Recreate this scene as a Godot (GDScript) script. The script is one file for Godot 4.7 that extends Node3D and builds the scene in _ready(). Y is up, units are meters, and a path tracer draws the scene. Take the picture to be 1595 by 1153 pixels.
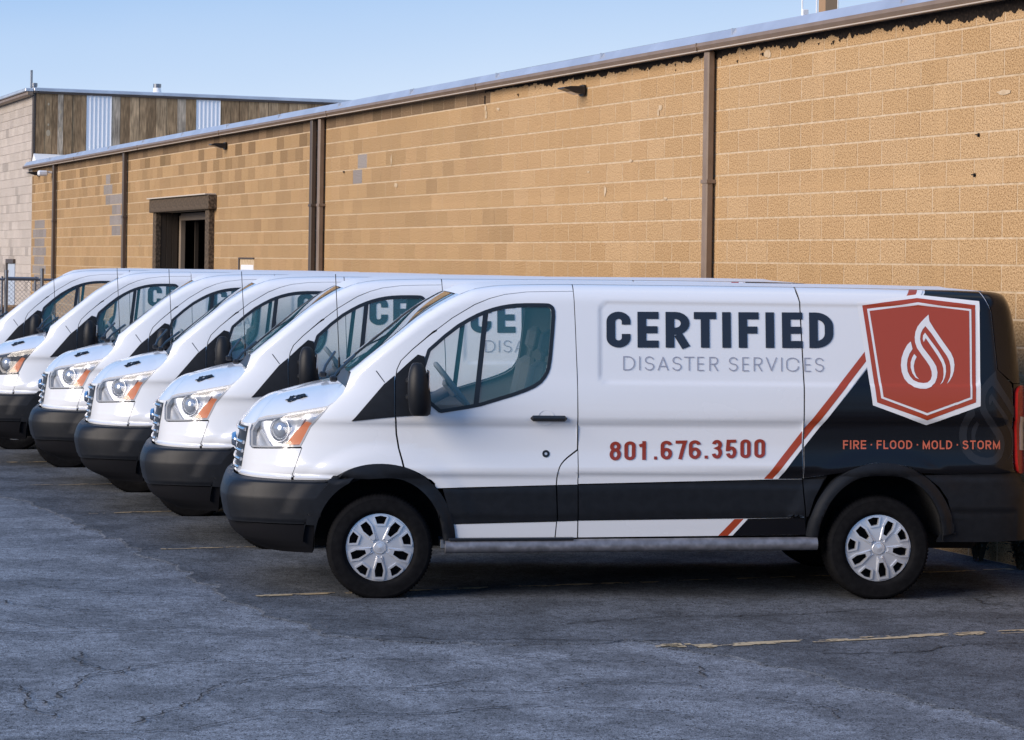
extends Node3D

const CAM_H := 2.18
const CAM_D := 10.15          # camera to wall plane
const FPX := 3850.0           # focal length in photo pixels (photo 1595 x 1153)
const TH := 0.36956           # angle between view axis and the wall
const ROLL := 0.015

var rng := RandomNumberGenerator.new()
var M := {}

# ------------------------------------------------------------------ setting up
func _ready() -> void:
	rng.seed = 7
	var cam := Camera3D.new()
	cam.name = "camera"
	cam.projection = Camera3D.PROJECTION_FRUSTUM
	cam.near = 0.5
	cam.far = 900.0
	cam.size = 1153.0 / FPX * cam.near
	cam.frustum_offset = Vector2(0.0, -(576.5 - 413.9) / FPX * cam.near)
	cam.position = Vector3(0, CAM_H, CAM_D)
	cam.rotation = Vector3(0, PI / 2 - TH, ROLL)
	add_child(cam)
	cam.current = true
	var sky_m := PanoramaSkyMaterial.new()
	sky_m.panorama = sky_picture()
	var sky := Sky.new()
	sky.sky_material = sky_m
	var env := Environment.new()
	env.background_mode = Environment.BG_SKY
	env.sky = sky
	env.background_energy_multiplier = 1.0
	env.tonemap_mode = Environment.TONE_MAPPER_LINEAR
	env.tonemap_exposure = 1.22
	env.sdfgi_enabled = true
	env.ssao_enabled = true
	env.ssil_enabled = true
	var we := WorldEnvironment.new()
	we.name = "environment"
	we.environment = env
	add_child(we)
	var sun := DirectionalLight3D.new()
	sun.name = "sun"
	sun.light_color = Color(1.0, 0.94, 0.87)
	sun.light_energy = 1.05
	sun.light_angular_distance = 40.0
	sun.shadow_enabled = true
	sun.sky_mode = DirectionalLight3D.SKY_MODE_LIGHT_ONLY
	add_child(sun)
	sun.look_at_from_position(Vector3(0.17, 0.38, 0.91) * 50.0, Vector3.ZERO)
	make_materials()
	make_ground()
	make_hills()
	make_building()
	make_far_building()
	make_vans()
	make_small_things()

# clear evening air: blue overhead, whitening through thin haze towards the horizon
func sky_picture() -> ImageTexture:
	var w := 1024; var h := 512
	var f := FastNoiseLite.new(); f.seed = 31; f.frequency = 1.3; f.fractal_octaves = 4
	var im := Image.create(w, h, false, Image.FORMAT_RGBF)
	for y in h:
		var el := 90.0 - (y + 0.5) / h * 180.0
		for x in w:
			var az := (x + 0.5) / w * TAU
			var veil := 0.5 + 0.5 * cos(az - 6.34)          # haze lies thicker to one side
			var n := f.get_noise_3d(cos(az) * 2.0, sin(az) * 2.0, el * 0.12) * 0.18
			var e := maxf(el, 0.0) * (2.6 - 2.6 * veil) * (1.0 + n)
			var t := exp(-pow(e / 5.6, 1.7))
			var deep := smoothstep(4.0, 60.0, e)
			var blue := Vector3(0.165, 0.37, 0.70).lerp(Vector3(0.10, 0.26, 0.62), deep)
			var c := blue.lerp(Vector3(0.74, 0.80, 0.86), t)
			if el < 0.0: c = c.lerp(Vector3(0.22, 0.22, 0.23), smoothstep(0.0, -4.0, el))
			im.set_pixel(x, y, Color(c.x, c.y, c.z))
	return ImageTexture.create_from_image(im)

# ------------------------------------------------------------------ names
var used := {}
func numbered(called: String) -> String:
	if not used.has(called):
		used[called] = 0
		return called
	used[called] += 1
	return "%s_%03d" % [called, used[called]]

func tag(o: Node, label: String, category := "", group := "", kind := "") -> void:
	if label: o.set_meta("label", label)
	if category: o.set_meta("category", category)
	if group: o.set_meta("group", group)
	if kind: o.set_meta("kind", kind)

func thing(called: String, label: String, category: String, at := Vector3.ZERO, turn := 0.0, group := "") -> Node3D:
	var o := Node3D.new()
	o.name = numbered(called)
	add_child(o)
	o.position = at
	o.rotation.y = turn
	tag(o, label, category, group)
	return o

func obj(called: String, mesh: Mesh, mat: Material, parent: Node, at := Vector3.ZERO) -> MeshInstance3D:
	var o := MeshInstance3D.new()
	o.name = called
	o.mesh = mesh
	o.material_override = mat
	o.position = at
	parent.add_child(o, true)
	return o

# ------------------------------------------------------------------ mesh builder
class MB:
	var p := PackedVector3Array()
	var n := PackedVector3Array()
	var t := PackedVector2Array()
	var c := PackedColorArray()
	var col := Color.WHITE
	func tri(a: Vector3, b: Vector3, d: Vector3, na: Vector3, nb: Vector3, nd: Vector3, ua := Vector2.ZERO, ub := Vector2.ZERO, ud := Vector2.ZERO) -> void:
		if (b - a).cross(d - a).dot(na + nb + nd) > 0.0:
			p.append_array(PackedVector3Array([a, d, b])); n.append_array(PackedVector3Array([na, nd, nb])); t.append_array(PackedVector2Array([ua, ud, ub]))
		else:
			p.append_array(PackedVector3Array([a, b, d])); n.append_array(PackedVector3Array([na, nb, nd])); t.append_array(PackedVector2Array([ua, ub, ud]))
		c.append(col); c.append(col); c.append(col)
	func flat(a: Vector3, b: Vector3, d: Vector3, out: Vector3) -> void:
		var m := (b - a).cross(d - a)
		if m.length_squared() < 1e-16: return
		m = m.normalized()
		if m.dot(out) < 0: m = -m
		tri(a, b, d, m, m, m)
	func quad(a: Vector3, b: Vector3, d: Vector3, e: Vector3, out: Vector3) -> void:
		flat(a, b, d, out); flat(a, d, e, out)
	func squad(a: Vector3, b: Vector3, d: Vector3, e: Vector3, na: Vector3, nb: Vector3, nd: Vector3, ne: Vector3) -> void:
		tri(a, b, d, na, nb, nd); tri(a, d, e, na, nd, ne)
	# axis-aligned box lo..hi with chamfer b, placed by tr
	func box(lo: Vector3, hi: Vector3, b := 0.0, tr := Transform3D()) -> void:
		var ce := (lo + hi) / 2; var h := (hi - lo) / 2
		b = minf(b, minf(h.x, minf(h.y, h.z)) * 0.9)
		for ax in 3:
			var i := (ax + 1) % 3; var j := (ax + 2) % 3
			for s in [-1.0, 1.0]:
				var q: Array[Vector3] = []
				for k in [[-1, -1], [1, -1], [1, 1], [-1, 1]]:
					var v := Vector3(); v[ax] = s * h[ax]; v[i] = k[0] * (h[i] - b); v[j] = k[1] * (h[j] - b)
					q.append(tr * (ce + v))
				var o := Vector3(); o[ax] = s
				quad(q[0], q[1], q[2], q[3], tr.basis * o)
		if b <= 0.0: return
		for ax in 3:   # edges parallel to ax
			var i := (ax + 1) % 3; var j := (ax + 2) % 3
			for si in [-1.0, 1.0]:
				for sj in [-1.0, 1.0]:
					var q: Array[Vector3] = []
					for k in [[-1, 0], [1, 0], [1, 1], [-1, 1]]:
						var v := Vector3(); v[ax] = k[0] * (h[ax] - b)
						v[i] = si * (h[i] - (b if k[1] else 0.0)); v[j] = sj * (h[j] - (0.0 if k[1] else b))
						q.append(tr * (ce + v))
					var o := Vector3(); o[i] = si; o[j] = sj
					quad(q[0], q[1], q[2], q[3], tr.basis * o)
		for s in 8:
			var sg := Vector3(1 if s & 1 else -1, 1 if s & 2 else -1, 1 if s & 4 else -1)
			var q: Array[Vector3] = []
			for ax in 3:
				var v := Vector3()
				for k in 3: v[k] = sg[k] * (h[k] - (0.0 if k == ax else b))
				q.append(tr * (ce + v))
			flat(q[0], q[1], q[2], tr.basis * sg)
	# tube along points
	func tube(pts: PackedVector3Array, r: float, seg := 8, caps := true) -> void:
		var rings := []
		var up := Vector3(0.123, 0.97, 0.21).normalized()
		for i in pts.size():
			var d := (pts[mini(i + 1, pts.size() - 1)] - pts[maxi(i - 1, 0)]).normalized()
			if absf(d.dot(up)) > 0.95: up = Vector3(0.97, 0.1, 0.2).normalized()
			var a := d.cross(up).normalized(); var b := d.cross(a)
			var ring := []
			for k in seg:
				var an := TAU * k / seg
				ring.append(a * cos(an) + b * sin(an))
			rings.append(ring)
		for i in pts.size() - 1:
			for k in seg:
				var k2 := (k + 1) % seg
				var n0: Vector3 = rings[i][k]; var n1: Vector3 = rings[i][k2]; var m0: Vector3 = rings[i + 1][k]; var m1: Vector3 = rings[i + 1][k2]
				squad(pts[i] + n0 * r, pts[i] + n1 * r, pts[i + 1] + m1 * r, pts[i + 1] + m0 * r, n0, n1, m1, m0)
		if caps:
			for e in [0, pts.size() - 1]:
				var o: Vector3 = (pts[0] - pts[1]) if e == 0 else (pts[-1] - pts[-2])
				for k in seg: flat(pts[e], pts[e] + rings[e][k] * r, pts[e] + rings[e][(k + 1) % seg] * r, o)
	# lathe about z: profile of (radius, z), normals smooth unless kink
	func lathe(prof: PackedVector2Array, seg: int, ctr := Vector3.ZERO, wob = null) -> void:
		var nn := PackedVector2Array()
		for i in prof.size():
			var d := prof[mini(i + 1, prof.size() - 1)] - prof[maxi(i - 1, 0)]
			nn.append(Vector2(d.y, -d.x).normalized())
		for i in prof.size() - 1:
			for k in seg:
				var q: Array[Vector3] = []; var m: Array[Vector3] = []
				for w in [[i, k], [i, k + 1], [i + 1, k + 1], [i + 1, k]]:
					var an: float = TAU * w[1] / seg
					var pr := prof[w[0]]
					var rr: float = pr.x + (wob.call(pr, an) if wob != null else 0.0)
					q.append(ctr + Vector3(cos(an) * rr, sin(an) * rr, pr.y))
					m.append(Vector3(cos(an) * nn[w[0]].x, sin(an) * nn[w[0]].x, nn[w[0]].y))
				var fn := (q[1] - q[0]).cross(q[3] - q[0])
				if fn.dot(m[0]) < 0: fn = -fn
				squad(q[0], q[1], q[2], q[3], m[0], m[1], m[2], m[3])
	func mesh() -> ArrayMesh:
		var a := []
		a.resize(Mesh.ARRAY_MAX)
		a[Mesh.ARRAY_VERTEX] = p; a[Mesh.ARRAY_NORMAL] = n; a[Mesh.ARRAY_TEX_UV] = t; a[Mesh.ARRAY_COLOR] = c
		var m := ArrayMesh.new()
		if p.size(): m.add_surface_from_arrays(Mesh.PRIMITIVE_TRIANGLES, a)
		return m
	func mirrored() -> MB:
		var o := MB.new()
		for i in range(0, p.size(), 3):
			for k in [0, 2, 1]:
				o.p.append(p[i + k] * Vector3(1, 1, -1)); o.n.append(n[i + k] * Vector3(1, 1, -1)); o.t.append(t[i + k]); o.c.append(c[i + k])
		return o
	func add(o: MB) -> MB:
		p.append_array(o.p); n.append_array(o.n); t.append_array(o.t); c.append_array(o.c)
		return self

# ------------------------------------------------------------------ materials
func lin(r: float, g: float, b: float) -> Color:
	return Color(r, g, b).linear_to_srgb()

func mat(called: String, col: Color, rough := 0.6, metal := 0.0, spec := 0.5) -> StandardMaterial3D:
	var m := StandardMaterial3D.new()
	m.resource_name = called
	m.albedo_color = col
	m.roughness = rough
	m.metallic = metal
	m.metallic_specular = spec
	M[called] = m
	return m

func ramp(stops: Array) -> Gradient:
	var g := Gradient.new()
	var o := PackedFloat32Array(); var cc := PackedColorArray()
	for s in stops:
		o.append(s[0]); cc.append(s[1] if s[1] is Color else Color(s[1], s[1], s[1]))
	g.offsets = o; g.colors = cc
	return g

func noise_tex(sd: int, freq: float, size: int, stops: Array, octaves := 4, kind := FastNoiseLite.TYPE_SIMPLEX_SMOOTH) -> NoiseTexture2D:
	var f := FastNoiseLite.new()
	f.seed = sd; f.frequency = freq; f.noise_type = kind
	f.fractal_octaves = octaves
	var t := NoiseTexture2D.new()
	t.width = size; t.height = size
	t.seamless = true
	t.noise = f
	t.color_ramp = ramp(stops)
	return t

func tri_map(m: StandardMaterial3D, per_metre: float, in_world := true) -> StandardMaterial3D:
	m.uv1_triplanar = true
	m.uv1_world_triplanar = in_world
	m.uv1_scale = Vector3.ONE * per_metre
	return m

func make_materials() -> void:
	var w := mat("white_paint", lin(0.76, 0.775, 0.80), 0.22)
	w.clearcoat_enabled = true; w.clearcoat = 0.7; w.clearcoat_roughness = 0.04
	var dirt := noise_tex(5, 0.006, 512, [[0.0, 0.10], [0.5, 0.17], [1.0, 0.34]], 5)
	w.roughness_texture = dirt; w.roughness = 1.0
	tri_map(w, 0.5, false)
	var bw := mat("black_wrap", lin(0.006, 0.006, 0.008), 0.16, 0.0, 0.42)
	mat("ghost_wrap", lin(0.020, 0.021, 0.025), 0.2, 0.0, 0.42)
	var pl := mat("black_plastic", Color.WHITE, 0.46, 0.0, 0.36)
	pl.albedo_texture = noise_tex(8, 0.012, 512, [[0.0, lin(0.007, 0.008, 0.0105)], [1.0, lin(0.012, 0.0135, 0.017)]], 5)
	pl.normal_enabled = true
	var nf := noise_tex(9, 0.22, 512, [[0.0, 0.0], [1.0, 1.0]], 2)
	nf.as_normal_map = true; nf.bump_strength = 1.6
	pl.normal_texture = nf; pl.normal_scale = 0.35
	tri_map(pl, 2.0, false)
	mat("dull_black", lin(0.010, 0.010, 0.012), 0.85, 0.0, 0.2)
	var rp := mat("roof_paint", lin(0.74, 0.755, 0.78), 0.55)
	rp.metallic_specular = 0.3
	mat("trim_black", lin(0.012, 0.013, 0.016), 0.35)
	var ty := mat("tyre_rubber", Color.WHITE, 0.82, 0.0, 0.2)
	ty.albedo_texture = noise_tex(10, 0.02, 256, [[0.0, lin(0.005, 0.005, 0.006)], [1.0, lin(0.011, 0.011, 0.012)]], 4)
	tri_map(ty, 3.0, false)
	var chr := mat("chrome", lin(0.75, 0.77, 0.8), 0.1, 1.0)
	chr.specular_mode = BaseMaterial3D.SPECULAR_SCHLICK_GGX
	mat("silver_paint", lin(0.68, 0.69, 0.72), 0.27, 0.5)
	var gv := mat("galvanised", Color.WHITE, 0.5, 0.5)
	gv.albedo_texture = noise_tex(12, 0.03, 256, [[0.0, lin(0.12, 0.12, 0.13)], [0.5, lin(0.20, 0.20, 0.22)], [1.0, lin(0.34, 0.34, 0.37)]], 3, FastNoiseLite.TYPE_CELLULAR)
	tri_map(gv, 1.6, false)
	var gl := mat("tinted_glass", Color(lin(0.10, 0.46, 0.53), 0.12), 0.02)
	gl.transparency = BaseMaterial3D.TRANSPARENCY_ALPHA
	var le := mat("lamp_lens", Color(lin(0.7, 0.75, 0.8), 0.06), 0.02)
	le.transparency = BaseMaterial3D.TRANSPARENCY_ALPHA
	mat("reflector", lin(0.55, 0.57, 0.61), 0.42, 0.7)
	mat("lamp_rim", lin(0.36, 0.37, 0.39), 0.4)
	mat("dark_reflector", lin(0.05, 0.05, 0.055), 0.2, 0.3)
	mat("projector_glass", lin(0.45, 0.49, 0.55), 0.15, 0.6)
	mat("amber_plastic", lin(0.62, 0.17, 0.045), 0.18)
	mat("red_plastic", lin(0.30, 0.012, 0.010), 0.12)
	mat("clear_plastic", lin(0.55, 0.5, 0.45), 0.12)
	mat("red_vinyl", lin(0.38, 0.056, 0.020), 0.2)
	mat("deep_red_vinyl", lin(0.28, 0.034, 0.014), 0.2)
	mat("white_vinyl", lin(0.78, 0.79, 0.81), 0.25)
	mat("navy_vinyl", lin(0.019, 0.022, 0.033), 0.25)
	mat("grey_vinyl", lin(0.30, 0.31, 0.38), 0.3)
	mat("orange_vinyl", lin(0.55, 0.13, 0.07), 0.3)
	mat("interior_trim", lin(0.11, 0.115, 0.125), 0.7)
	mat("interior_light", lin(0.24, 0.245, 0.255), 0.75)
	mat("seat_fabric", lin(0.06, 0.065, 0.075), 0.9)
	mat("badge_blue", lin(0.02, 0.06, 0.2), 0.2)
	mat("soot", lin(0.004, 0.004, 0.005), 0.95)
	# masonry
	var spl := noise_tex(21, 0.13, 1024, [[0.0, Color(0.46, 0.40, 0.35)], [0.30, Color(0.74, 0.70, 0.66)], [0.42, Color(0.91, 0.89, 0.87)], [0.6, Color(1, 1, 1)], [1.0, Color(1, 1, 1)]], 5)
	var rel := noise_tex(22, 0.06, 1024, [[0.0, 0.0], [1.0, 1.0]], 5)
	M["split_tex"] = spl; M["relief_tex"] = rel
	var tones := [[0.576, 0.382, 0.198], [0.566, 0.376, 0.194], [0.585, 0.392, 0.206], [0.557, 0.365, 0.185], [0.576, 0.386, 0.205], [0.538, 0.351, 0.176], [0.596, 0.402, 0.215], [0.553, 0.362, 0.185], [0.403, 0.263, 0.139]]
	for i in tones.size():
		var b := mat("block_%d" % i, lin(tones[i][0], tones[i][1], tones[i][2]), 0.9, 0.0, 0.3)
		b.albedo_texture = spl
		b.heightmap_enabled = true; b.heightmap_texture = rel; b.heightmap_scale = 0.8
		tri_map(b, 0.5)
	var bf := mat("block_field", Color.WHITE, 0.9, 0.0, 0.3)
	bf.albedo_texture = spl; bf.vertex_color_use_as_albedo = true
	bf.heightmap_enabled = true; bf.heightmap_texture = rel; bf.heightmap_scale = 0.8
	tri_map(bf, 0.5)
	var mo := mat("mortar", Color.WHITE, 0.95, 0.0, 0.2)
	mo.albedo_texture = noise_tex(23, 0.03, 512, [[0.0, lin(0.43, 0.305, 0.175)], [0.45, lin(0.54, 0.405, 0.26)], [1.0, lin(0.63, 0.50, 0.35)]], 4)
	tri_map(mo, 0.8)
	var mg := mat("grey_mortar", lin(0.70, 0.64, 0.58), 0.95, 0.0, 0.2)
	mg.albedo_texture = spl
	tri_map(mg, 0.6)
	# metal edging
	var br := mat("brown_metal", Color.WHITE, 0.45, 0.0, 0.5)
	br.albedo_texture = noise_tex(30, 0.01, 512, [[0.0, lin(0.19, 0.130, 0.085)], [1.0, lin(0.26, 0.185, 0.13)]], 4)
	tri_map(br, 0.5)
	mat("dark_brown_metal", lin(0.085, 0.060, 0.044), 0.5)
	var ga := mat("roof_metal", Color.WHITE, 0.35, 0.55)
	ga.albedo_texture = noise_tex(31, 0.01, 512, [[0.0, lin(0.50, 0.51, 0.54)], [1.0, lin(0.72, 0.73, 0.76)]], 4)
	tri_map(ga, 0.3)
	mat("lip_metal", lin(0.50, 0.42, 0.34), 0.5)
	mat("white_metal", lin(0.84, 0.84, 0.84), 0.55, 0.0)
	var tar := mat("tar", Color.WHITE, 0.9, 0.0, 0.25)
	tar.albedo_texture = noise_tex(33, 0.05, 512, [[0.0, lin(0.010, 0.008, 0.007)], [0.6, lin(0.022, 0.016, 0.012)], [1.0, lin(0.06, 0.042, 0.03)]], 4)
	tri_map(tar, 1.0)
	for i in 5:
		var wd := mat("plank_%d" % i, lin([0.60, 0.46, 0.68, 0.54, 0.74][i], [0.40, 0.30, 0.47, 0.36, 0.60][i], [0.225, 0.165, 0.275, 0.20, 0.45][i]), 0.85, 0.0, 0.3)
		wd.albedo_texture = wood_tex(40 + i)
		wd.uv1_scale = Vector3(1, 1, 1)
	mat("knot_wood", lin(0.5, 0.38, 0.24), 0.85)
	var tim := mat("weathered_timber", Color.WHITE, 0.9, 0.0, 0.3)
	tim.albedo_texture = noise_tex(46, 0.035, 512, [[0.0, lin(0.025, 0.018, 0.013)], [0.45, lin(0.09, 0.066, 0.045)], [0.75, lin(0.17, 0.125, 0.085)], [1.0, lin(0.30, 0.23, 0.16)]], 5)
	tim.uv1_triplanar = true; tim.uv1_world_triplanar = true; tim.uv1_scale = Vector3(2.4, 0.9, 1.0)
	mat("dark_timber", lin(0.045, 0.032, 0.022), 0.9)
	mat("pale_frame", lin(0.27, 0.21, 0.155), 0.7)
	mat("steel_grey", lin(0.22, 0.24, 0.27), 0.4, 0.7)
	mat("wire", lin(0.26, 0.28, 0.31), 0.45, 0.7)
	mat("door_paint", lin(0.50, 0.56, 0.64), 0.5)
	mat("cream_paint", lin(0.62, 0.53, 0.42), 0.6)
	mat("grey_block", lin(0.40, 0.37, 0.35), 0.9)
	mat("chimney_brick", lin(0.32, 0.2, 0.11), 0.9)
	mat("dry_weed", lin(0.035, 0.032, 0.018), 0.9)
	mat("crack", lin(0.012, 0.012, 0.014), 0.95)
	var yl := mat("worn_paint", Color.WHITE, 0.8)
	yl.albedo_texture = noise_tex(50, 0.05, 512, [[0.0, lin(0.33, 0.26, 0.16)], [1.0, lin(0.60, 0.47, 0.29)]], 4)
	tri_map(yl, 1.0)
	# asphalt
	var stone_mix := asphalt_tex()
	for k in 2:
		var nm: String = ["old_asphalt", "new_asphalt"][k]
		var a := mat(nm, lin(0.50, 0.54, 0.605) if k == 0 else lin(0.285, 0.31, 0.35), 0.92, 0.0, 0.35)
		a.albedo_texture = stone_mix
		a.heightmap_enabled = true
		a.heightmap_texture = noise_tex(64 + k, 0.22, 1024, [[0.0, 0.0], [1.0, 1.0]], 3)
		a.heightmap_scale = 0.12 if k == 0 else 0.10
		a.detail_enabled = true
		a.detail_blend_mode = BaseMaterial3D.BLEND_MODE_MUL
		a.detail_uv_layer = BaseMaterial3D.DETAIL_UV_2
		a.detail_albedo = noise_tex(66 + k, 0.016, 1024, [[0.0, 0.74], [0.36, 0.87], [0.5, 0.93], [0.62, 1.0], [1.0, 1.0]], 8)
		a.uv1_scale = Vector3(0.21, 0.21, 0.21)
		a.uv2_scale = Vector3(0.083, 0.083, 0.083)

# crushed stone in bitumen: pale and dark chips over a mottled ground
func asphalt_tex() -> ImageTexture:
	var n := 1536
	var f := FastNoiseLite.new(); f.seed = 91; f.frequency = 0.028; f.fractal_octaves = 4; f.fractal_gain = 0.65
	var g := f.get_seamless_image(n, n)
	var gd := g.get_data()
	var data := PackedByteArray(); data.resize(n * n * 3)
	var r := RandomNumberGenerator.new(); r.seed = 92
	for i in n * n:
		var m := (gd[i] / 255.0 - 0.5)
		var c := r.randf()
		var v := 0.40 + 0.42 * m
		if c > 0.90: v += r.randf_range(0.2, 1.1)
		elif c < 0.20: v *= r.randf_range(0.1, 0.5)
		else: v *= r.randf_range(0.7, 1.3)
		var b := clampi(int(255.0 * pow(clampf(v, 0.01, 1.0), 0.4545)), 0, 255)
		data[i * 3] = b; data[i * 3 + 1] = b; data[i * 3 + 2] = b
	# grow a share of the chips to several pixels
	for k in 26000:
		var x := r.randi_range(2, n - 4); var y := r.randi_range(2, n - 4)
		var b := r.randi_range(150, 225) if r.randf() < 0.55 else r.randi_range(20, 70)
		for dy in r.randi_range(2, 4):
			for dx in r.randi_range(2, 4):
				var q := ((y + dy) % n * n + (x + dx) % n) * 3
				data[q] = b; data[q + 1] = b; data[q + 2] = b
	return ImageTexture.create_from_image(Image.create_from_data(n, n, false, Image.FORMAT_RGB8, data))

func wood_tex(sd: int) -> ImageTexture:
	var f := FastNoiseLite.new(); f.seed = sd; f.frequency = 0.02; f.fractal_octaves = 4
	var im := Image.create(128, 512, false, Image.FORMAT_RGB8)
	for y in 512:
		for x in 128:
			var g := f.get_noise_2d(x * 7.0, y * 0.35) * 0.5 + 0.5
			var s := f.get_noise_2d(x * 0.8 + 500.0, y * 0.25) * 0.5 + 0.5
			var v := clampf(0.78 + 0.42 * g - 0.36 * s, 0.35, 1.0)
			im.set_pixel(x, y, Color(v, v * 0.985, v * 0.96))
	return ImageTexture.create_from_image(im)

# ------------------------------------------------------------------ smooth look-up curves
class Lut:
	var a := PackedFloat32Array()
	var x0: float
	var k: float
	func _init(pts: Array, count := 3000) -> void:
		var n := pts.size()
		x0 = pts[0][0]
		var x1: float = pts[n - 1][0]
		k = (count - 1) / (x1 - x0)
		var d := []; var m := []
		for i in n - 1: d.append((pts[i + 1][1] - pts[i][1]) / (pts[i + 1][0] - pts[i][0]))
		for i in n:
			if i == 0: m.append(d[0])
			elif i == n - 1: m.append(d[n - 2])
			elif d[i - 1] * d[i] <= 0.0: m.append(0.0)
			else: m.append(2.0 * d[i - 1] * d[i] / (d[i - 1] + d[i]))
		var j := 0
		for i in count:
			var x := x0 + i / k
			while j < n - 2 and x > pts[j + 1][0]: j += 1
			var h: float = pts[j + 1][0] - pts[j][0]
			var s := clampf((x - pts[j][0]) / h, 0.0, 1.0)
			var s2 := s * s; var s3 := s2 * s
			a.append(pts[j][1] * (2 * s3 - 3 * s2 + 1) + h * m[j] * (s3 - 2 * s2 + s) + pts[j + 1][1] * (3 * s2 - 2 * s3) + h * m[j + 1] * (s3 - s2))
	func at(x: float) -> float:
		var f := clampf((x - x0) * k, 0.0, a.size() - 1.001)
		var i := int(f)
		return a[i] + (a[i + 1] - a[i]) * (f - i)

# ------------------------------------------------------------------ the van body as one smooth surface
# u runs round the body in plan (nose centre - side - tail centre), v runs up the side and rolls over the shoulder
const XF := 0.35
const XR := 3.80
const NF := 3.0
const NR := 6.0
const KU := 0.9
var lw: Lut; var ln: Lut; var lr: Lut; var le: Lut; var lrad: Lut

func make_curves() -> void:
	lw = Lut.new([[0.2, 0.95], [0.30, 0.965], [0.42, 0.985], [0.52, 0.998], [0.70, 1.004], [0.79, 1.010], [0.825, 1.026], [0.85, 1.027], [0.88, 1.022], [0.95, 1.014], [1.05, 1.008], [1.112, 1.006], [1.122, 1.0085], [1.160, 1.026], [1.172, 1.0285], [1.19, 1.029], [1.25, 1.026], [1.33, 1.020], [1.38, 1.014], [1.45, 1.003], [1.60, 0.984], [1.80, 0.956], [2.0, 0.924], [2.2, 0.89]])
	ln = Lut.new([[0.2, -0.66], [0.30, -0.80], [0.34, -0.89], [0.38, -0.955], [0.44, -0.995], [0.52, -1.010], [0.64, -1.032], [0.70, -1.030], [0.755, -1.015], [0.775, -0.965], [0.80, -0.950], [0.9, -0.942], [1.0, -0.934], [1.10, -0.925], [1.2, -0.86], [1.4, -0.6], [2.1, -0.3]])
	lr = Lut.new([[0.2, 4.36], [0.40, 4.40], [0.70, 4.40], [0.78, 4.36], [0.86, 4.335], [1.4, 4.325], [1.8, 4.29], [1.95, 4.262], [2.1, 4.22]])
	le = Lut.new([[-1.1, 1.09], [-0.95, 1.11], [-0.90, 1.15], [-0.77, 1.245], [-0.615, 1.305], [-0.44, 1.363], [-0.31, 1.408], [-0.215, 1.458], [-0.08, 1.567], [0.093, 1.708], [0.267, 1.848], [0.403, 1.935], [0.52, 1.994], [0.62, 2.028], [0.80, 2.051], [1.25, 2.062], [2.74, 2.065], [3.7, 2.06], [4.05, 2.053], [4.16, 2.035], [4.24, 1.99], [4.32, 1.93]])
	lrad = Lut.new([[-1.1, 0.05], [-0.85, 0.09], [-0.4, 0.12], [-0.2, 0.06], [0.4, 0.075], [0.9, 0.12], [3.9, 0.12], [4.3, 0.09]])

func nf(y: float) -> float:
	return lerpf(4.3, NF, smoothstep(0.755, 0.785, y))

func sdf_rrect(p: Vector2, c: Vector2, h: Vector2, r: float) -> float:
	var q := (p - c).abs() - h + Vector2(r, r)
	return minf(maxf(q.x, q.y), 0.0) + Vector2(maxf(q.x, 0.0), maxf(q.y, 0.0)).length() - r

func surf(u: float, v: float) -> Vector3:
	var plan := 1.0
	var ph := 0.0
	var front := u < XF
	var rear := u > XR
	var x := u
	var y := v
	if front:
		ph = PI / 2 - (XF - u) / KU
		var cx := pow(absf(cos(ph)), 2.0 / nf(y))
		x = XF - (XF - ln.at(minf(y, 1.9))) * cx
		plan = pow(absf(sin(ph)), 2.0 / nf(y))
	elif rear:
		ph = PI / 2 - (u - XR) / KU
		x = XR + (lr.at(y) - XR) * pow(absf(cos(ph)), 2.0 / NR)
		plan = pow(absf(sin(ph)), 2.0 / NR)
	var e := le.at(x)
	var r := lrad.at(x)
	var inn := 0.0
	if v > e - r:
		var a := minf((v - e + r) / r, PI / 2)
		y = e - r + r * sin(a)
		inn = r * (1.0 - cos(a))
		if front: x = XF - (XF - ln.at(minf(y, 1.9))) * pow(absf(cos(ph)), 2.0 / nf(y))
		elif rear: x = XR + (lr.at(y) - XR) * pow(absf(cos(ph)), 2.0 / NR)
	var z := lw.at(y - 0.012 * clampf(x, -1.0, 4.3)) - inn
	if x > 1.2 and y > 1.3:
		var d := sdf_rrect(Vector2(x, y - 0.003 * (x - 1.4)), Vector2(2.70, 1.684), Vector2(1.29, 0.279), 0.075)
		z -= 0.0065 * smoothstep(0.0, 0.028, -d)
	if y > 0.55 and y < 1.1:
		var r1 := Vector2(x, y - 0.335).length(); var r2 := Vector2(x - 3.31, y - 0.345).length()
		z += 0.014 * smoothstep(0.69, 0.585, minf(r1, r2))
	z *= plan
	if (front or rear) and ph < 0.0: z = -z
	return Vector3(x, y, z)

func surf_n(u: float, v: float) -> Vector3:
	var h := 0.004
	var a := surf(u + h, v) - surf(u - h, v)
	var b := surf(u, v + h) - surf(u, v - h)
	return a.cross(b).normalized()

func uv_of(p: Vector2) -> Vector2:
	var e := le.at(p.x); var r := lrad.at(p.x)
	var v := p.y
	if v > e - r: v = e - r + r * asin(clampf((p.y - e + r) / r, -1.0, 1.0))
	var u := p.x
	if u < XF:
		var c := clampf((XF - p.x) / (XF - ln.at(minf(p.y, 1.9))), 0.0, 1.0)
		u = XF - (PI / 2 - acos(pow(c, nf(p.y) / 2.0))) * KU
	elif u > XR:
		var c := clampf((p.x - XR) / (lr.at(p.y) - XR), 0.0, 1.0)
		u = XR + (PI / 2 - acos(pow(c, NR / 2.0))) * KU
	return Vector2(u, v)

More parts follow.
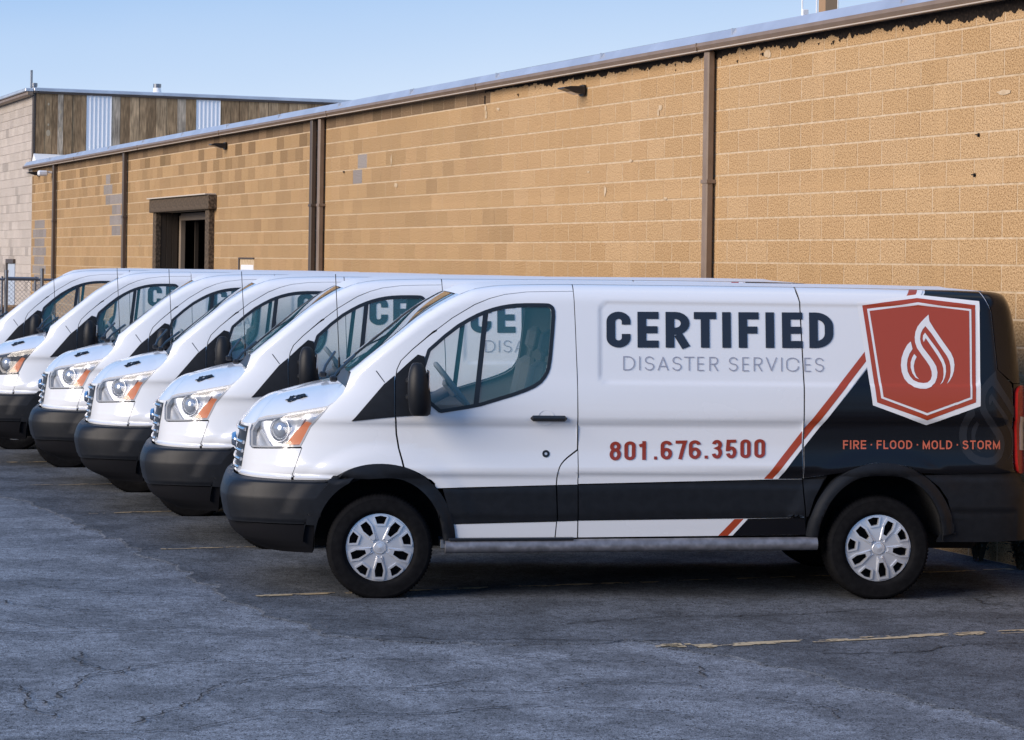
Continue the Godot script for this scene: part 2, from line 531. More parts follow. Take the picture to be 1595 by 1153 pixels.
const UN := XF - PI / 2 * KU       # u at the nose centre
const UT := XR + PI / 2 * KU       # u at the tail centre
func u_front(z: float, y: float) -> float:
	return XF - (PI / 2 - asin(pow(clampf(absf(z) / lw.at(y), 0.0, 1.0), nf(y) / 2.0)) * signf(z)) * KU
func u_rear(z: float, y: float) -> float:
	return XR + (PI / 2 - asin(pow(clampf(absf(z) / lw.at(y), 0.0, 1.0), NR / 2.0)) * signf(z)) * KU

func pts(a: Array) -> PackedVector2Array:
	var o := PackedVector2Array()
	for i in range(0, a.size(), 2): o.append(Vector2(a[i], a[i + 1]))
	return o

func chaikin(p: PackedVector2Array, closed := true, times := 2) -> PackedVector2Array:
	for k in times:
		var o := PackedVector2Array()
		var n := p.size()
		if not closed: o.append(p[0])
		for i in (n if closed else n - 1):
			var a := p[i]; var b := p[(i + 1) % n]
			o.append(a.lerp(b, 0.25)); o.append(a.lerp(b, 0.75))
		if not closed: o.append(p[n - 1])
		p = o
	return p

func densify(p: PackedVector2Array, step := 0.02, closed := true) -> PackedVector2Array:
	var o := PackedVector2Array()
	var n := p.size()
	for i in (n if closed else n - 1):
		var a := p[i]; var b := p[(i + 1) % n]
		var k := maxi(1, ceili(a.distance_to(b) / step))
		for j in k: o.append(a.lerp(b, float(j) / k))
	if not closed: o.append(p[n - 1])
	return o

func to_uv(p: PackedVector2Array, step := 0.02, closed := true) -> PackedVector2Array:
	var o := PackedVector2Array()
	for q in densify(p, step, closed): o.append(uv_of(q))
	return o

func path_uv(p: PackedVector2Array) -> PackedVector2Array:
	return to_uv(p, 0.015, false)

# A sheet following the body: outline (and holes) in u,v; off = distance outward; skirt = depth of its turned-in edge
func sheet(outlines: Array, holes: Array = [], off := 0.0, skirt := 0.0, step := 0.03, lift = null) -> MB:
	var mb := MB.new()
	var cache := {}
	var put := func(q: Vector2) -> Array:
		var key := Vector2i(roundi(q.x * 50000.0), roundi(q.y * 50000.0))
		if not cache.has(key):
			var nn := surf_n(q.x, q.y)
			var d := off
			if lift != null:
				var e := 0.003
				d += lift.call(q)
				var base := surf(q.x, q.y)
				var l0: float = lift.call(q)
				var px: Vector3 = surf(q.x + e, q.y) + surf_n(q.x + e, q.y) * lift.call(q + Vector2(e, 0)) - base - nn * l0
				var py: Vector3 = surf(q.x, q.y + e) + surf_n(q.x, q.y + e) * lift.call(q + Vector2(0, e)) - base - nn * l0
				cache[key] = [base + nn * d, px.cross(py).normalized()]
			else:
				cache[key] = [surf(q.x, q.y) + nn * d, nn]
		return cache[key]
	for raw in outlines:
		var poly: PackedVector2Array = raw
		if Geometry2D.is_polygon_clockwise(poly): poly.reverse()
		var rings: Array = [poly]
		rings.append_array(holes)
		var edge := {}
		for rg in rings:
			var n: int = rg.size()
			for i in n:
				var a: Vector2 = rg[i]; var b: Vector2 = rg[(i + 1) % n]
				var k := maxi(1, ceili(a.distance_to(b) / (step * 0.3)))
				for j in k + 1:
					var q := a.lerp(b, float(j) / k) / step
					for dx in [-0.02, 0.02]:
						for dy in [-0.02, 0.02]: edge[Vector2i(floori(q.x + dx), floori(q.y + dy))] = true
		var lo := poly[0]; var hi := poly[0]
		for q in poly: lo = lo.min(q); hi = hi.max(q)
		for i in range(floori(lo.x / step), ceili(hi.x / step)):
			for j in range(floori(lo.y / step), ceili(hi.y / step)):
				var c := PackedVector2Array([Vector2(i, j) * step, Vector2(i + 1, j) * step, Vector2(i + 1, j + 1) * step, Vector2(i, j + 1) * step])
				if edge.has(Vector2i(i, j)):
					var bits := Geometry2D.intersect_polygons(c, poly)
					for h in holes:
						var nb := []
						for b in bits: nb.append_array(Geometry2D.clip_polygons(b, h))
						bits.assign(nb)
					for b in bits:
						if Geometry2D.is_polygon_clockwise(b): continue
						var id := cut(b)
						for k in range(0, id.size(), 3):
							var A: Array = put.call(b[id[k]]); var B: Array = put.call(b[id[k + 1]]); var C: Array = put.call(b[id[k + 2]])
							mb.tri(A[0], B[0], C[0], A[1], B[1], C[1], b[id[k]], b[id[k + 1]], b[id[k + 2]])
				else:
					var ce := Vector2(i + 0.5, j + 0.5) * step
					if not within(ce, poly, step): continue
					var inside := true
					for h in holes:
						if within(ce, h, step): inside = false
					if not inside: continue
					var A: Array = put.call(c[0]); var B: Array = put.call(c[1]); var C: Array = put.call(c[2]); var D: Array = put.call(c[3])
					mb.tri(A[0], B[0], C[0], A[1], B[1], C[1], c[0], c[1], c[2])
					mb.tri(A[0], C[0], D[0], A[1], C[1], D[1], c[0], c[2], c[3])
		if skirt > 0.0:
			for rg in rings:
				var n: int = rg.size()
				var sg := -1.0 if Geometry2D.is_polygon_clockwise(rg) else 1.0
				if rg != poly: sg = -sg
				for i in n:
					var a: Vector2 = rg[i]; var b: Vector2 = rg[(i + 1) % n]
					if absf(a.x - UN) < 1e-4 and absf(b.x - UN) < 1e-4 or absf(a.x - UT) < 1e-4 and absf(b.x - UT) < 1e-4: continue
					var A: Array = put.call(a); var B: Array = put.call(b)
					var na := surf_n(a.x, a.y); var nb := surf_n(b.x, b.y)
					var out: Vector3 = (B[0] as Vector3 - A[0]).cross(na) * sg
					mb.quad(A[0], B[0], B[0] - nb * skirt, A[0] - na * skirt, out)
	return mb

func within(c: Vector2, poly: PackedVector2Array, step: float) -> bool:
	var votes := 0
	for d in [Vector2(0.013, 0.037), Vector2(-0.041, 0.011), Vector2(0.029, -0.031)]:
		if Geometry2D.is_point_in_polygon(c + d * step * 3.0, poly): votes += 1
	return votes >= 2

func cut(b: PackedVector2Array) -> PackedInt32Array:
	var id := Geometry2D.triangulate_polygon(b)
	if id.is_empty():
		for i in range(1, b.size() - 1): id.append_array(PackedInt32Array([0, i, i + 1]))
	return id

func inset(p: PackedVector2Array, d := 0.0026) -> PackedVector2Array:
	var o := Geometry2D.offset_polygon(p, -d, Geometry2D.JOIN_MITER)
	var best := p; var most := -1.0
	for q in o:
		var lo: Vector2 = q[0]; var hi: Vector2 = q[0]
		for w in q: lo = lo.min(w); hi = hi.max(w)
		if (hi - lo).length() > most: most = (hi - lo).length(); best = q
	return best

func ell(cx: float, cy: float, rx: float, ry: float, a0: float, a1: float, n := 24, ex := 2.0) -> PackedVector2Array:
	var o := PackedVector2Array()
	for i in n + 1:
		var a := deg_to_rad(lerpf(a0, a1, float(i) / n))
		o.append(Vector2(cx + rx * signf(cos(a)) * pow(absf(cos(a)), 2.0 / ex), cy + ry * signf(sin(a)) * pow(absf(sin(a)), 2.0 / ex)))
	return o

func rev(p: PackedVector2Array) -> PackedVector2Array:
	var o := p.duplicate(); o.reverse(); return o

func cat(parts: Array) -> PackedVector2Array:
	var o := PackedVector2Array()
	for q in parts: o.append_array(q)
	return o

# Surface spanning from a loop of points on the left side to the centre line, mirrored; h(t) raises it like a pillow
func pillow(loop: PackedVector3Array, spine: PackedVector3Array, pw := 2.6, rows := 14) -> MB:
	var grid := []
	for i in loop.size():
		var row := PackedVector3Array()
		for j in rows + 1:
			var t := pow(float(j) / rows, 1.5)
			var k := 1.0 - pow(1.0 - t, pw)
			var q := loop[i].lerp(spine[i], t)
			q.y = lerpf(loop[i].y, spine[i].y, k)
			row.append(q)
		grid.append(row)
	return grid_mesh(grid)

func grid_mesh(grid: Array) -> MB:
	var mb := MB.new()
	var nn := []
	var R := grid.size(); var C: int = grid[0].size()
	for i in R:
		var row := PackedVector3Array()
		for j in C:
			var a: Vector3 = grid[mini(i + 1, R - 1)][j] - grid[maxi(i - 1, 0)][j]
			var b: Vector3
			if j == C - 1: b = Vector3(0, 0, -1) if absf(grid[i][j].z) < 0.001 else grid[i][j] - grid[i][j - 1]
			else: b = grid[i][j + 1] - grid[i][maxi(j - 1, 0)]
			if a.length() < 1e-7: a = grid[mini(i + 1, R - 1)][maxi(j - 1, 0)] - grid[maxi(i - 1, 0)][maxi(j - 1, 0)]
			var m := a.cross(b).normalized()
			row.append(m if m.y >= 0 else -m)
		nn.append(row)
	for i in R - 1:
		for j in C - 1:
			mb.squad(grid[i][j], grid[i][j + 1], grid[i + 1][j + 1], grid[i + 1][j], nn[i][j], nn[i][j + 1], nn[i + 1][j + 1], nn[i + 1][j])
	return mb

# ------------------------------------------------------------------ lettering made of strokes
func arc(cx: float, cy: float, rx: float, ry: float, a0: float, a1: float, n := 12) -> PackedVector2Array:
	return ell(cx, cy, rx, ry, a0, a1, n)

# centre lines of one letter in a box w x h with strokes t thick: [[points, closed], ...]
func glyph(ch: String, w: float, h: float, t: float) -> Array:
	var l := t / 2; var r := w - t / 2; var b := t / 2; var tp := h - t / 2; var m := h / 2
	var rx := (w - t) / 2; var c := w / 2
	var rad := minf(rx, h * 0.3)
	match ch:
		"E": return [[pts([w, tp, l, tp, l, b, w, b]), false], [pts([t, m, w * 0.95, m]), false]]
		"F": return [[pts([w, tp, l, tp, l, 0]), false], [pts([t, m, w * 0.93, m]), false]]
		"I": return [[pts([c, 0, c, h]), false]]
		"T": return [[pts([0, tp, w, tp]), false], [pts([c, 0, c, h - t]), false]]
		"L": return [[pts([l, h, l, b, w, b]), false]]
		"C": return [[cat([PackedVector2Array([Vector2(r, h * 0.64)]), arc(c, tp - rad, rx, rad, 0, 180), arc(c, b + rad, rx, rad, 180, 360), PackedVector2Array([Vector2(r, h * 0.38)])]), false]]
		"O", "0":
			var q := rad if ch == "0" else minf(rx, h / 2 - b)
			return [[cat([arc(c, tp - q, rx, q, 0, 180, 16), arc(c, b + q, rx, q, 180, 360, 16)]), true]]
		"D":
			var q := minf(w * 0.55, h / 2 - b)
			return [[cat([pts([l, b, r - q, b]), arc(r - q, b + q, q, q, -90, 0, 8), arc(r - q, tp - q, q, q, 0, 90, 8), pts([l, tp])]), true]]
		"R":
			var q := (tp - m + t * 0.2) / 2
			var my := tp - 2 * q
			return [[pts([l, 0, l, h - t]), false], [cat([pts([0, tp, r - q, tp]), arc(r - q, tp - q, q, q, 90, -90, 10), pts([t, my])]), false], [pts([w * 0.52, my - t * 0.45, r + t * 0.12, 0]), false]]
		"S", "3":
			var u := h * (0.735 if ch == "S" else 0.735)
			var ry := tp - u
			var m2 := u - ry
			var ry2 := (m2 - b) / 2
			if ch == "S": return [[cat([arc(c, u, rx * 0.93, ry, 12, 270, 16), arc(c, m2 - ry2, rx, ry2, 90, -168, 16)]), false]]
			return [[cat([arc(c, u, rx * 0.95, ry, 168, -90, 16), arc(c, m2 - ry2, rx, ry2, 90, -168, 16)]), false]]
		"8":
			var u := h * 0.735
			var ry := tp - u; var ry2 := (u - ry - b) / 2
			return [[arc(c, u, rx * 0.9, ry, 0, 352, 24), true], [arc(c, b + ry2, rx, ry2, 0, 352, 24), true]]
		"6":
			var ry := (h * 0.62 - t) / 2
			return [[arc(c, b + ry, rx, ry, 0, 350, 24), true], [cat([arc(c, tp - rad, rx, rad, 8, 180, 12), pts([l, b + ry])]), false]]
		"5":
			var ry := (h * 0.64 - t) / 2
			return [[cat([pts([w * 0.96, tp, l + w * 0.06, tp, l, h * 0.47]), arc(c, b + ry, rx, ry, 140, -168, 18)]), false]]
		"7": return [[pts([0, tp, r, tp, w * 0.62, h * 0.5, w * 0.40, 0]), false]]
		"1": return [[pts([w * 0.68, 0, w * 0.68, h]), false], [pts([w * 0.68 - t * 0.4, h * 0.80, w * 0.1, h * 0.74]), false]]
		"A": return [[pts([l * 0.9, 0, c, h - t * 0.8, w - l * 0.9, 0]), false], [pts([w * 0.22, h * 0.30, w * 0.78, h * 0.30]), false]]
		"M": return [[pts([l, 0, l, h - t * 0.6, c, t * 0.8, r, h - t * 0.6, r, 0]), false]]
		"V": return [[pts([l * 0.9, h, c, t * 0.8, w - l * 0.9, h]), false]]
		".": return [[pts([0, t * 0.55, w, t * 0.55]), false]]
		"+": return [[pts([0, m, w, m]), false]]
	return []

# strokes laid on the body side at x,y = o + along * X + up * Y
func letters(spec: Array, h: float, t: float, o: Vector2, along: Vector2, off: float, xs := 1.0) -> MB:
	var mb := MB.new()
	var up := Vector2(0, 1)
	var layer := 0
	for s in spec:   # [letter, x, width]
		for st in glyph(s[0], s[2] / xs, h, t):
			layer += 1
			var clean := PackedVector2Array()
			for q: Vector2 in st[0]:
				if clean.is_empty() or clean[-1].distance_to(q) > 0.0008: clean.append(q)
			if st[1] and clean[0].distance_to(clean[-1]) < 0.0008: clean.remove_at(clean.size() - 1)
			var line: PackedVector2Array = densify(clean, 0.025, st[1])
			var n := line.size()
			var L := PackedVector2Array(); var R := PackedVector2Array()
			for i in n:
				var a: Vector2; var b: Vector2
				if st[1]: a = (line[i] - line[(i - 1 + n) % n]).normalized(); b = (line[(i + 1) % n] - line[i]).normalized()
				else:
					b = (line[mini(i + 1, n - 1)] - line[mini(i, n - 2)]).normalized()
					a = (line[maxi(i, 1)] - line[maxi(i - 1, 0)]).normalized()
				var d := (a + b).normalized()
				var nn := Vector2(-d.y, d.x)
				var k := minf(1.0 / maxf(0.35, nn.dot(Vector2(-a.y, a.x))), 2.0)
				L.append(line[i] + nn * t / 2 * k); R.append(line[i] - nn * t / 2 * k)
			for i in (n if st[1] else n - 1):
				var j := (i + 1) % n
				for half in 2:
					var q := [L[i].lerp(R[i], half * 0.5), L[j].lerp(R[j], half * 0.5), L[j].lerp(R[j], half * 0.5 + 0.5), L[i].lerp(R[i], half * 0.5 + 0.5)]
					var P: Array[Vector3] = []; var N: Array[Vector3] = []
					for w: Vector2 in q:
						var uv := uv_of(o + along * (w.x * xs + s[1]) + up * w.y)
						var sn := surf_n(uv.x, uv.y)
						P.append(surf(uv.x, uv.y) + sn * (off + 0.00025 * (layer % 3))); N.append(sn)
					mb.squad(P[0], P[1], P[2], P[3], N[0], N[1], N[2], N[3])
	return mb

# the flame-and-drop mark: three shapes in units of the traced drawing
func logo_shapes() -> Array:
	var a := pts([537, 112, 545, 185, 600, 275, 700, 420, 790, 545, 818, 610, 828, 680, 820, 750, 800, 810, 770, 860, 735, 900, 770, 830, 782, 770, 782, 700, 770, 640, 745, 585, 650, 450, 570, 330, 498, 243, 465, 280, 440, 330, 432, 390, 440, 440, 465, 490, 520, 560, 580, 640, 615, 700, 628, 770, 620, 830, 595, 890, 550, 935, 490, 955, 420, 955, 350, 940, 290, 905, 240, 845, 212, 770, 203, 690, 212, 610, 240, 530, 280, 460, 322, 420, 342, 505, 305, 560, 282, 620, 273, 690, 280, 760, 305, 815, 345, 860, 400, 885, 460, 893, 510, 885, 545, 855, 562, 810, 560, 760, 540, 700, 500, 640, 440, 560, 395, 495, 373, 430, 370, 370, 380, 310, 405, 250, 450, 195, 500, 145])
	var b := pts([492, 318, 540, 385, 640, 520, 700, 620, 725, 690, 728, 760, 715, 820, 690, 875, 655, 912, 690, 850, 700, 790, 697, 720, 680, 660, 640, 590, 560, 470, 498, 380, 475, 425, 463, 390, 468, 350])
	var c := pts([360, 562, 388, 595, 365, 640, 352, 700, 358, 760, 380, 815, 412, 850, 370, 830, 335, 780, 317, 720, 317, 660, 335, 605])
	return [a, b, c]

func logo_at(o: Vector2, k: float) -> Array:
	var res := []
	for s in logo_shapes():
		var q := PackedVector2Array()
		for p: Vector2 in s: q.append(o + Vector2(p.x - 460.0, 955.0 - p.y) * k)
		res.append(to_uv(q, 0.015))
	return res

# ------------------------------------------------------------------ one van
func make_van() -> Node3D:
	make_curves()
	var van := Node3D.new()
	van.name = numbered("cargo_van")
	add_child(van)
	var both := func(called: String, mb: MB, m: Material, parent: Node = van) -> Array:
		return [obj(called, mb.mesh(), m, parent), obj(called, mb.mirrored().mesh(), m, parent)]
	var SK := 0.014
	# outlines traced in metres from the front axle and the ground
	var arch_f_out := ell(0.0, 0.335, 0.495, 0.545, -2, 182, 40, 2.15)
	var arch_f_in := ell(-0.005, 0.335, 0.42, 0.465, -2, 182, 40, 2.2)
	var arch_r_out := ell(3.312, 0.345, 0.505, 0.566, 8, 172, 40, 2.15)
	var arch_r_in := ell(3.312, 0.345, 0.425, 0.495, 5, 175, 40, 2.2)
	var seam := pts([0.146, 0.862, 0.135, 0.905, 0.112, 0.985, 0.096, 1.076, 0.089, 1.188, 0.084, 1.418, 0.095, 1.496, 0.120, 1.551, 0.193, 1.624, 0.309, 1.723, 0.454, 1.833, 0.60, 1.922, 0.698, 1.963, 0.796, 1.990, 0.944, 2.009, 1.10, 2.014, 1.252, 2.017])
	var rseam := pts([1.252, 2.017, 1.263, 1.767, 1.277, 1.374, 1.281, 0.985])
	var win := chaikin(pts([0.262, 1.568, 0.465, 1.750, 0.602, 1.832, 0.699, 1.873, 0.797, 1.899, 0.896, 1.911, 1.05, 1.913, 1.095, 1.910, 1.107, 1.875, 1.10, 1.77, 1.092, 1.674, 1.079, 1.536, 1.06, 1.477, 1.012, 1.418, 0.904, 1.368, 0.708, 1.307, 0.61, 1.276, 0.305, 1.226]), true, 1)
	var win_uv := to_uv(win)
	# --- front door
	var f_arch := PackedVector2Array()
	for q in arch_f_out:
		if q.x > 0.145 and q.y > 0.722: f_arch.append(q)
	f_arch.reverse()   # from the seam down to the cladding
	var door_p := cat([rev(f_arch), seam, rseam, chaikin(pts([1.281, 0.985, 1.174, 0.901, 1.149, 0.822, 1.146, 0.748]), false, 2), pts([0.78, 0.736])])
	var door := inset(to_uv(door_p))
	var doors: Array = both.call("front_door", sheet([door], [win_uv], 0.0, SK), M.white_paint)
	var ring := Geometry2D.offset_polygon(win, 0.024, Geometry2D.JOIN_ROUND)[0]
	var seal := sheet([to_uv(ring)], [to_uv(win)], 0.004, 0.02)
	var bar := sheet([to_uv(pts([0.655, 1.862, 0.690, 1.876, 0.628, 1.276, 0.594, 1.268]))], [], 0.002, 0.02)
	var sail_d := sheet([to_uv(pts([0.0895, 1.188, 0.0865, 1.46, 0.155, 1.526, 0.229, 1.592, 0.272, 1.58, 0.315, 1.205]))], [], 0.006, 0.02)
	var pane := sheet([to_uv(Geometry2D.offset_polygon(win, 0.01)[0])], [], -0.006, 0.0)
	var handle := MB.new()
	handle.box(Vector3(0.967, 1.168, 1.025), Vector3(1.208, 1.206, 1.062), 0.016)
	for x in [1.0, 1.165]: handle.box(Vector3(x, 1.172, 0.98), Vector3(x + 0.03, 1.202, 1.03), 0.004)
	var cup := sheet([to_uv(ell(1.07, 1.192, 0.056, 0.05, 0, 352, 24))], [], -0.001, 0.0, 0.01, func(q: Vector2) -> float: return 0.0035 - 0.016 * smoothstep(0.05, 0.02, (q - Vector2(1.07, 1.192)).length()))
	var lock := sheet([to_uv(ell(1.074, 0.955, 0.024, 0.024, 0, 350, 18))], [], 0.004, 0.01, 0.02)
	var lock_in := sheet([to_uv(ell(1.074, 0.955, 0.009, 0.009, 0, 350, 12))], [], 0.006, 0.002, 0.02)
	var mirror := MB.new()
	var mg := []
	for i in 13:
		var row := PackedVector3Array()
		var a := lerpf(-PI / 2, PI / 2, i / 12.0)
		for j in 25:
			var b := TAU * j / 24.0
			var ca := pow(maxf(cos(a), 0.0), 0.42); var sy := signf(sin(a)) * pow(absf(sin(a)), 0.62)
			var cx := signf(cos(b)) * pow(absf(cos(b)), 0.6); var cz := signf(sin(b)) * pow(absf(sin(b)), 0.6)
			var tall := 1.0 - 0.30 * maxf(0.0, sy) * maxf(0.0, sy)
			row.append(Vector3(0.216 + 0.066 * ca * cx * tall + 0.012 * (1 - sy) * 0.5 + (0.012 if cx > 0 else 0.0) * (1.0 - sy) , 1.375 + 0.172 * sy, 1.175 + 0.115 * ca * cz * tall))
		mg.append(row)
	for i in 12:
		for j in 24:
			var q := [mg[i][j], mg[i][j + 1], mg[i + 1][j + 1], mg[i + 1][j]]
			var N: Array[Vector3] = []
			for w: Vector3 in q:
				var d: Vector3 = w - Vector3(0.222, 1.375, 1.175)
				N.append(Vector3(d.x / 0.066, d.y / 0.172 * 0.5, d.z / 0.115).normalized())
			mirror.squad(q[0], q[1], q[2], q[3], N[0], N[1], N[2], N[3])
	for y in [1.30, 1.405]: mirror.box(Vector3(0.15, y, 0.98), Vector3(0.26, y + 0.04, 1.12), 0.012)
	var mglass := MB.new()
	mglass.box(Vector3(0.285, 1.255, 1.09), Vector3(0.292, 1.50, 1.26), 0.002)
	for s in 2:
		var D: Node = doors[s]
		var side := func(called: String, mb: MB, m: Material, parent: Node = D) -> MeshInstance3D:
			return obj(called, (mb if s == 0 else mb.mirrored()).mesh(), m, parent)
		side.call("window_seal", seal, M.trim_black)
		side.call("window_divider", bar, M.trim_black)
		side.call("mirror_mount", sail_d, M.black_plastic)
		side.call("window_pane", pane, M.tinted_glass)
		side.call("door_handle", handle, M.trim_black)
		side.call("handle_recess", cup, M.white_paint)
		side.call("door_lock", lock.add(MB.new()), M.trim_black)
		side.call("lock_cylinder", lock_in, M.silver_paint)
		side.call("door_mirror", mirror, M.black_plastic)
		side.call("mirror_glass", mglass, M.chrome)
	# --- fender, pillar and roof rail
	var hood_seam := pts([-0.235, 1.372, -0.252, 1.338, -0.301, 1.284, -0.352, 1.250, -0.44, 1.232, -0.526, 1.215, -0.646, 1.188, -0.751, 1.167, -0.800, 1.148, -0.822, 1.118, -0.845, 1.108, -0.91, 1.102])
	var fa := PackedVector2Array()
	for q in arch_f_out:
		if q.x < 0.128 and q.y > 0.774: fa.append(q)
	var crest := PackedVector2Array()
	for i in 60:
		var x := lerpf(1.252, -0.205, i / 59.0)
		crest.append(Vector2(x, le.at(x)))
	var fender := cat([pts([-0.235, 1.372, -0.252, 1.338, -0.301, 1.284, -0.347, 1.241, -0.406, 1.170, -0.458, 1.109, -0.504, 1.015, -0.523, 0.978, -0.514, 0.970, -0.580, 0.775]), rev(fa), seam, crest])
	both.call("fender", sheet([inset(to_uv(fender))], [], 0.0, SK), M.white_paint)
	var sail_f := sheet([to_uv(pts([-0.195, 1.156, -0.171, 1.180, 0.011, 1.396, 0.078, 1.453, 0.083, 1.187]))], [], 0.006, 0.02)
	both.call("fender_corner_trim", sail_f, M.black_plastic)
	both.call("panel_seam", sheet([to_uv(pts([-0.042, 1.480, 0.014, 1.407, 0.018, 1.410, -0.037, 1.484]))], [], 0.001, 0.003, 0.02), M.trim_black)
	# --- cargo side
	var s2 := pts([2.742, 2.03, 2.758, 1.965, 2.780, 1.43, 2.779, 0.797])
	var pa := PackedVector2Array([Vector2(1.252, 2.017)])
	for i in 50: pa.append(Vector2(lerpf(1.254, 2.742, i / 49.0), le.at(lerpf(1.254, 2.742, i / 49.0))))
	pa.append_array(s2)
	pa.append_array(pts([2.528, 0.793, 1.290, 0.756, 1.285, 0.985, 1.277, 1.374, 1.263, 1.767]))
	var side_mesh := sheet([inset(to_uv(pa))], [], 0.0, SK, 0.025)
	var sides: Array = both.call("cargo_side", side_mesh, M.white_paint)
	both.call("sill_corner", sheet([inset(to_uv(cat([pts([1.285, 0.978]), chaikin(pts([1.281, 0.978, 1.174, 0.896, 1.152, 0.822, 1.149, 0.748]), false, 2), pts([1.288, 0.752])])))], [], 0.0, SK), M.white_paint)
	var q_arch := PackedVector2Array()
	for q in arch_r_out:
		if q.y > 0.83: q_arch.append(q)
	var dseam := pts([4.005, 2.05, 4.055, 1.925, 4.089, 1.537, 4.190, 1.438])
	var pb := PackedVector2Array()
	for i in 40: pb.append(Vector2(lerpf(2.745, 4.0, i / 39.0), le.at(lerpf(2.745, 4.0, i / 39.0))))
	pb.append_array(dseam)
	pb.append_array(pts([4.195, 1.42, 4.205, 1.0, 4.210, 0.850, 3.78, 0.838]))
	pb.append_array(q_arch)
	pb.append_array(pts([2.783, 0.803, 2.784, 1.43, 2.762, 1.965]))
	var rear_sides: Array = both.call("rear_quarter", sheet([inset(to_uv(pb))], [], 0.0, SK, 0.025), M.white_paint)
	# tail: corner, rear doors, lamps
	var corner := PackedVector2Array()
	corner.append_array(path_uv(pts([4.205, 1.445, 4.093, 1.537, 4.060, 1.925, 4.012, 2.048])))
	for i in 14:
		var x := lerpf(4.03, 4.24, i / 13.0)
		corner.append(uv_of(Vector2(x, le.at(x))))
	for i in 9: corner.append(Vector2(u_rear(lerpf(0.74, 0.0, i / 8.0), 1.9), 2.0))
	for i in 20: corner.append(Vector2(u_rear(lerpf(0.0, 0.9, i / 19.0), 1.5), 1.445))
	both.call("rear_door_upper", sheet([corner], [], 0.0, 0.0), M.black_wrap)
	var low := PackedVector2Array()
	low.append_array(path_uv(pts([4.208, 0.852, 4.206, 1.44])))
	for i in 14: low.append(Vector2(u_rear(lerpf(0.95, 0.0, i / 13.0), 1.43), 1.44))
	for i in 14: low.append(Vector2(u_rear(lerpf(0.0, 0.95, i / 13.0), 0.85), 0.852))
	both.call("rear_door", sheet([low], [], 0.0, 0.0), M.black_wrap)
	var tl := chaikin(pts([4.214, 1.372, 4.240, 1.425, 4.30, 1.430, 4.315, 1.40, 4.320, 0.86, 4.30, 0.835, 4.250, 0.842, 4.226, 0.875, 4.221, 1.009]), true, 1)
	var tails: Array = both.call("tail_lamp", sheet([to_uv(tl)], [], 0.022, 0.03), M.red_plastic)
	for s in 2:
		var rv := sheet([to_uv(pts([4.240, 1.225, 4.305, 1.215, 4.305, 0.99, 4.243, 1.0]))], [], 0.025, 0.01)
		obj("reversing_lamp", (rv if s == 0 else rv.mirrored()).mesh(), M.clear_plastic, tails[s])
	# --- dark cladding
	var CB := func(a: PackedVector2Array) -> MB: return (sheet([inset(to_uv(a), 0.002)], [], 0.016, 0.03, 0.03, func(q: Vector2) -> float: return -0.010 * smoothstep(0.0, 0.05, q.y - 0.012 * q.x - 0.70) - 0.006 * smoothstep(0.56, 0.51, q.y - 0.012 * q.x)))
	both.call("door_cladding", CB.call(pts([0.40, 0.722, 0.78, 0.735, 1.144, 0.746, 1.156, 0.515, 0.471, 0.494])), M.black_plastic)
	both.call("sill_corner_cladding", CB.call(pts([1.149, 0.747, 1.287, 0.752, 1.292, 0.521, 1.160, 0.516])), M.black_plastic)
	both.call("side_cladding", CB.call(pts([1.290, 0.753, 2.528, 0.791, 2.778, 0.799, 2.800, 0.553, 2.332, 0.541, 1.295, 0.522])), M.black_plastic)
	both.call("rear_cladding", CB.call(pts([2.782, 0.800, 2.925, 0.805, 2.86, 0.68, 2.822, 0.554, 2.804, 0.553])), M.black_plastic)
	# arch trims with a rounded lip
	var fl := func(cx: float, cy: float, rx: float, ry: float) -> Callable:
		return func(q: Vector2) -> float:
			var d := Vector2((q.x - cx) / rx, (q.y - cy) / ry).length()
			return 0.022 * smoothstep(1.22, 1.06, d) - 0.008 * smoothstep(1.03, 1.0, d)
	both.call("wheel_arch_trim", sheet([to_uv(cat([pts([0.482, 0.396]), arch_f_out.slice(1, 40), pts([-0.487, 0.484, -0.424, 0.480]), rev(arch_f_in.slice(1, 39)), pts([0.412, 0.388])]))], [], 0.012, 0.05, 0.02, fl.call(0.0, 0.335, 0.42, 0.465)), M.black_plastic)
	both.call("wheel_arch_trim", sheet([to_uv(cat([pts([3.823, 0.452]), arch_r_out, pts([2.815, 0.424, 2.888, 0.424]), rev(arch_r_in), pts([3.735, 0.44])]))], [], 0.012, 0.05, 0.02, fl.call(3.312, 0.345, 0.425, 0.495)), M.black_plastic)
	# sills
	both.call("sill", sheet([inset(to_uv(pts([0.475, 0.490, 1.152, 0.511, 1.144, 0.400, 0.486, 0.390])), 0.002)], [], 0.004, 0.03), M.white_paint)
	both.call("sill", sheet([inset(to_uv(pts([1.155, 0.512, 1.291, 0.517, 1.293, 0.404, 1.148, 0.401])), 0.002)], [], 0.004, 0.03), M.white_paint)
	both.call("sill", sheet([inset(to_uv(pts([1.295, 0.518, 2.332, 0.538, 2.800, 0.549, 2.818, 0.43, 2.745, 0.428, 1.297, 0.405])), 0.002)], [], 0.004, 0.03), M.white_paint)
	# --- nose
	var fac := cat([path_uv(pts([-0.518, 0.968, -0.582, 0.777, -0.93, 0.777])), PackedVector2Array([Vector2(UN + 0.02, 0.777), Vector2(UN, 0.777), Vector2(UN, 1.096), Vector2(UN + 0.02, 1.096)]), path_uv(pts([-0.915, 1.098, -0.845, 1.104, -0.858, 1.06, -0.857, 0.962, -0.838, 0.944]))])
	var fm := sheet([fac], [], 0.0, SK, 0.02)
	obj("front_fascia", fm.add(fm.mirrored()).mesh(), M.white_paint, van)
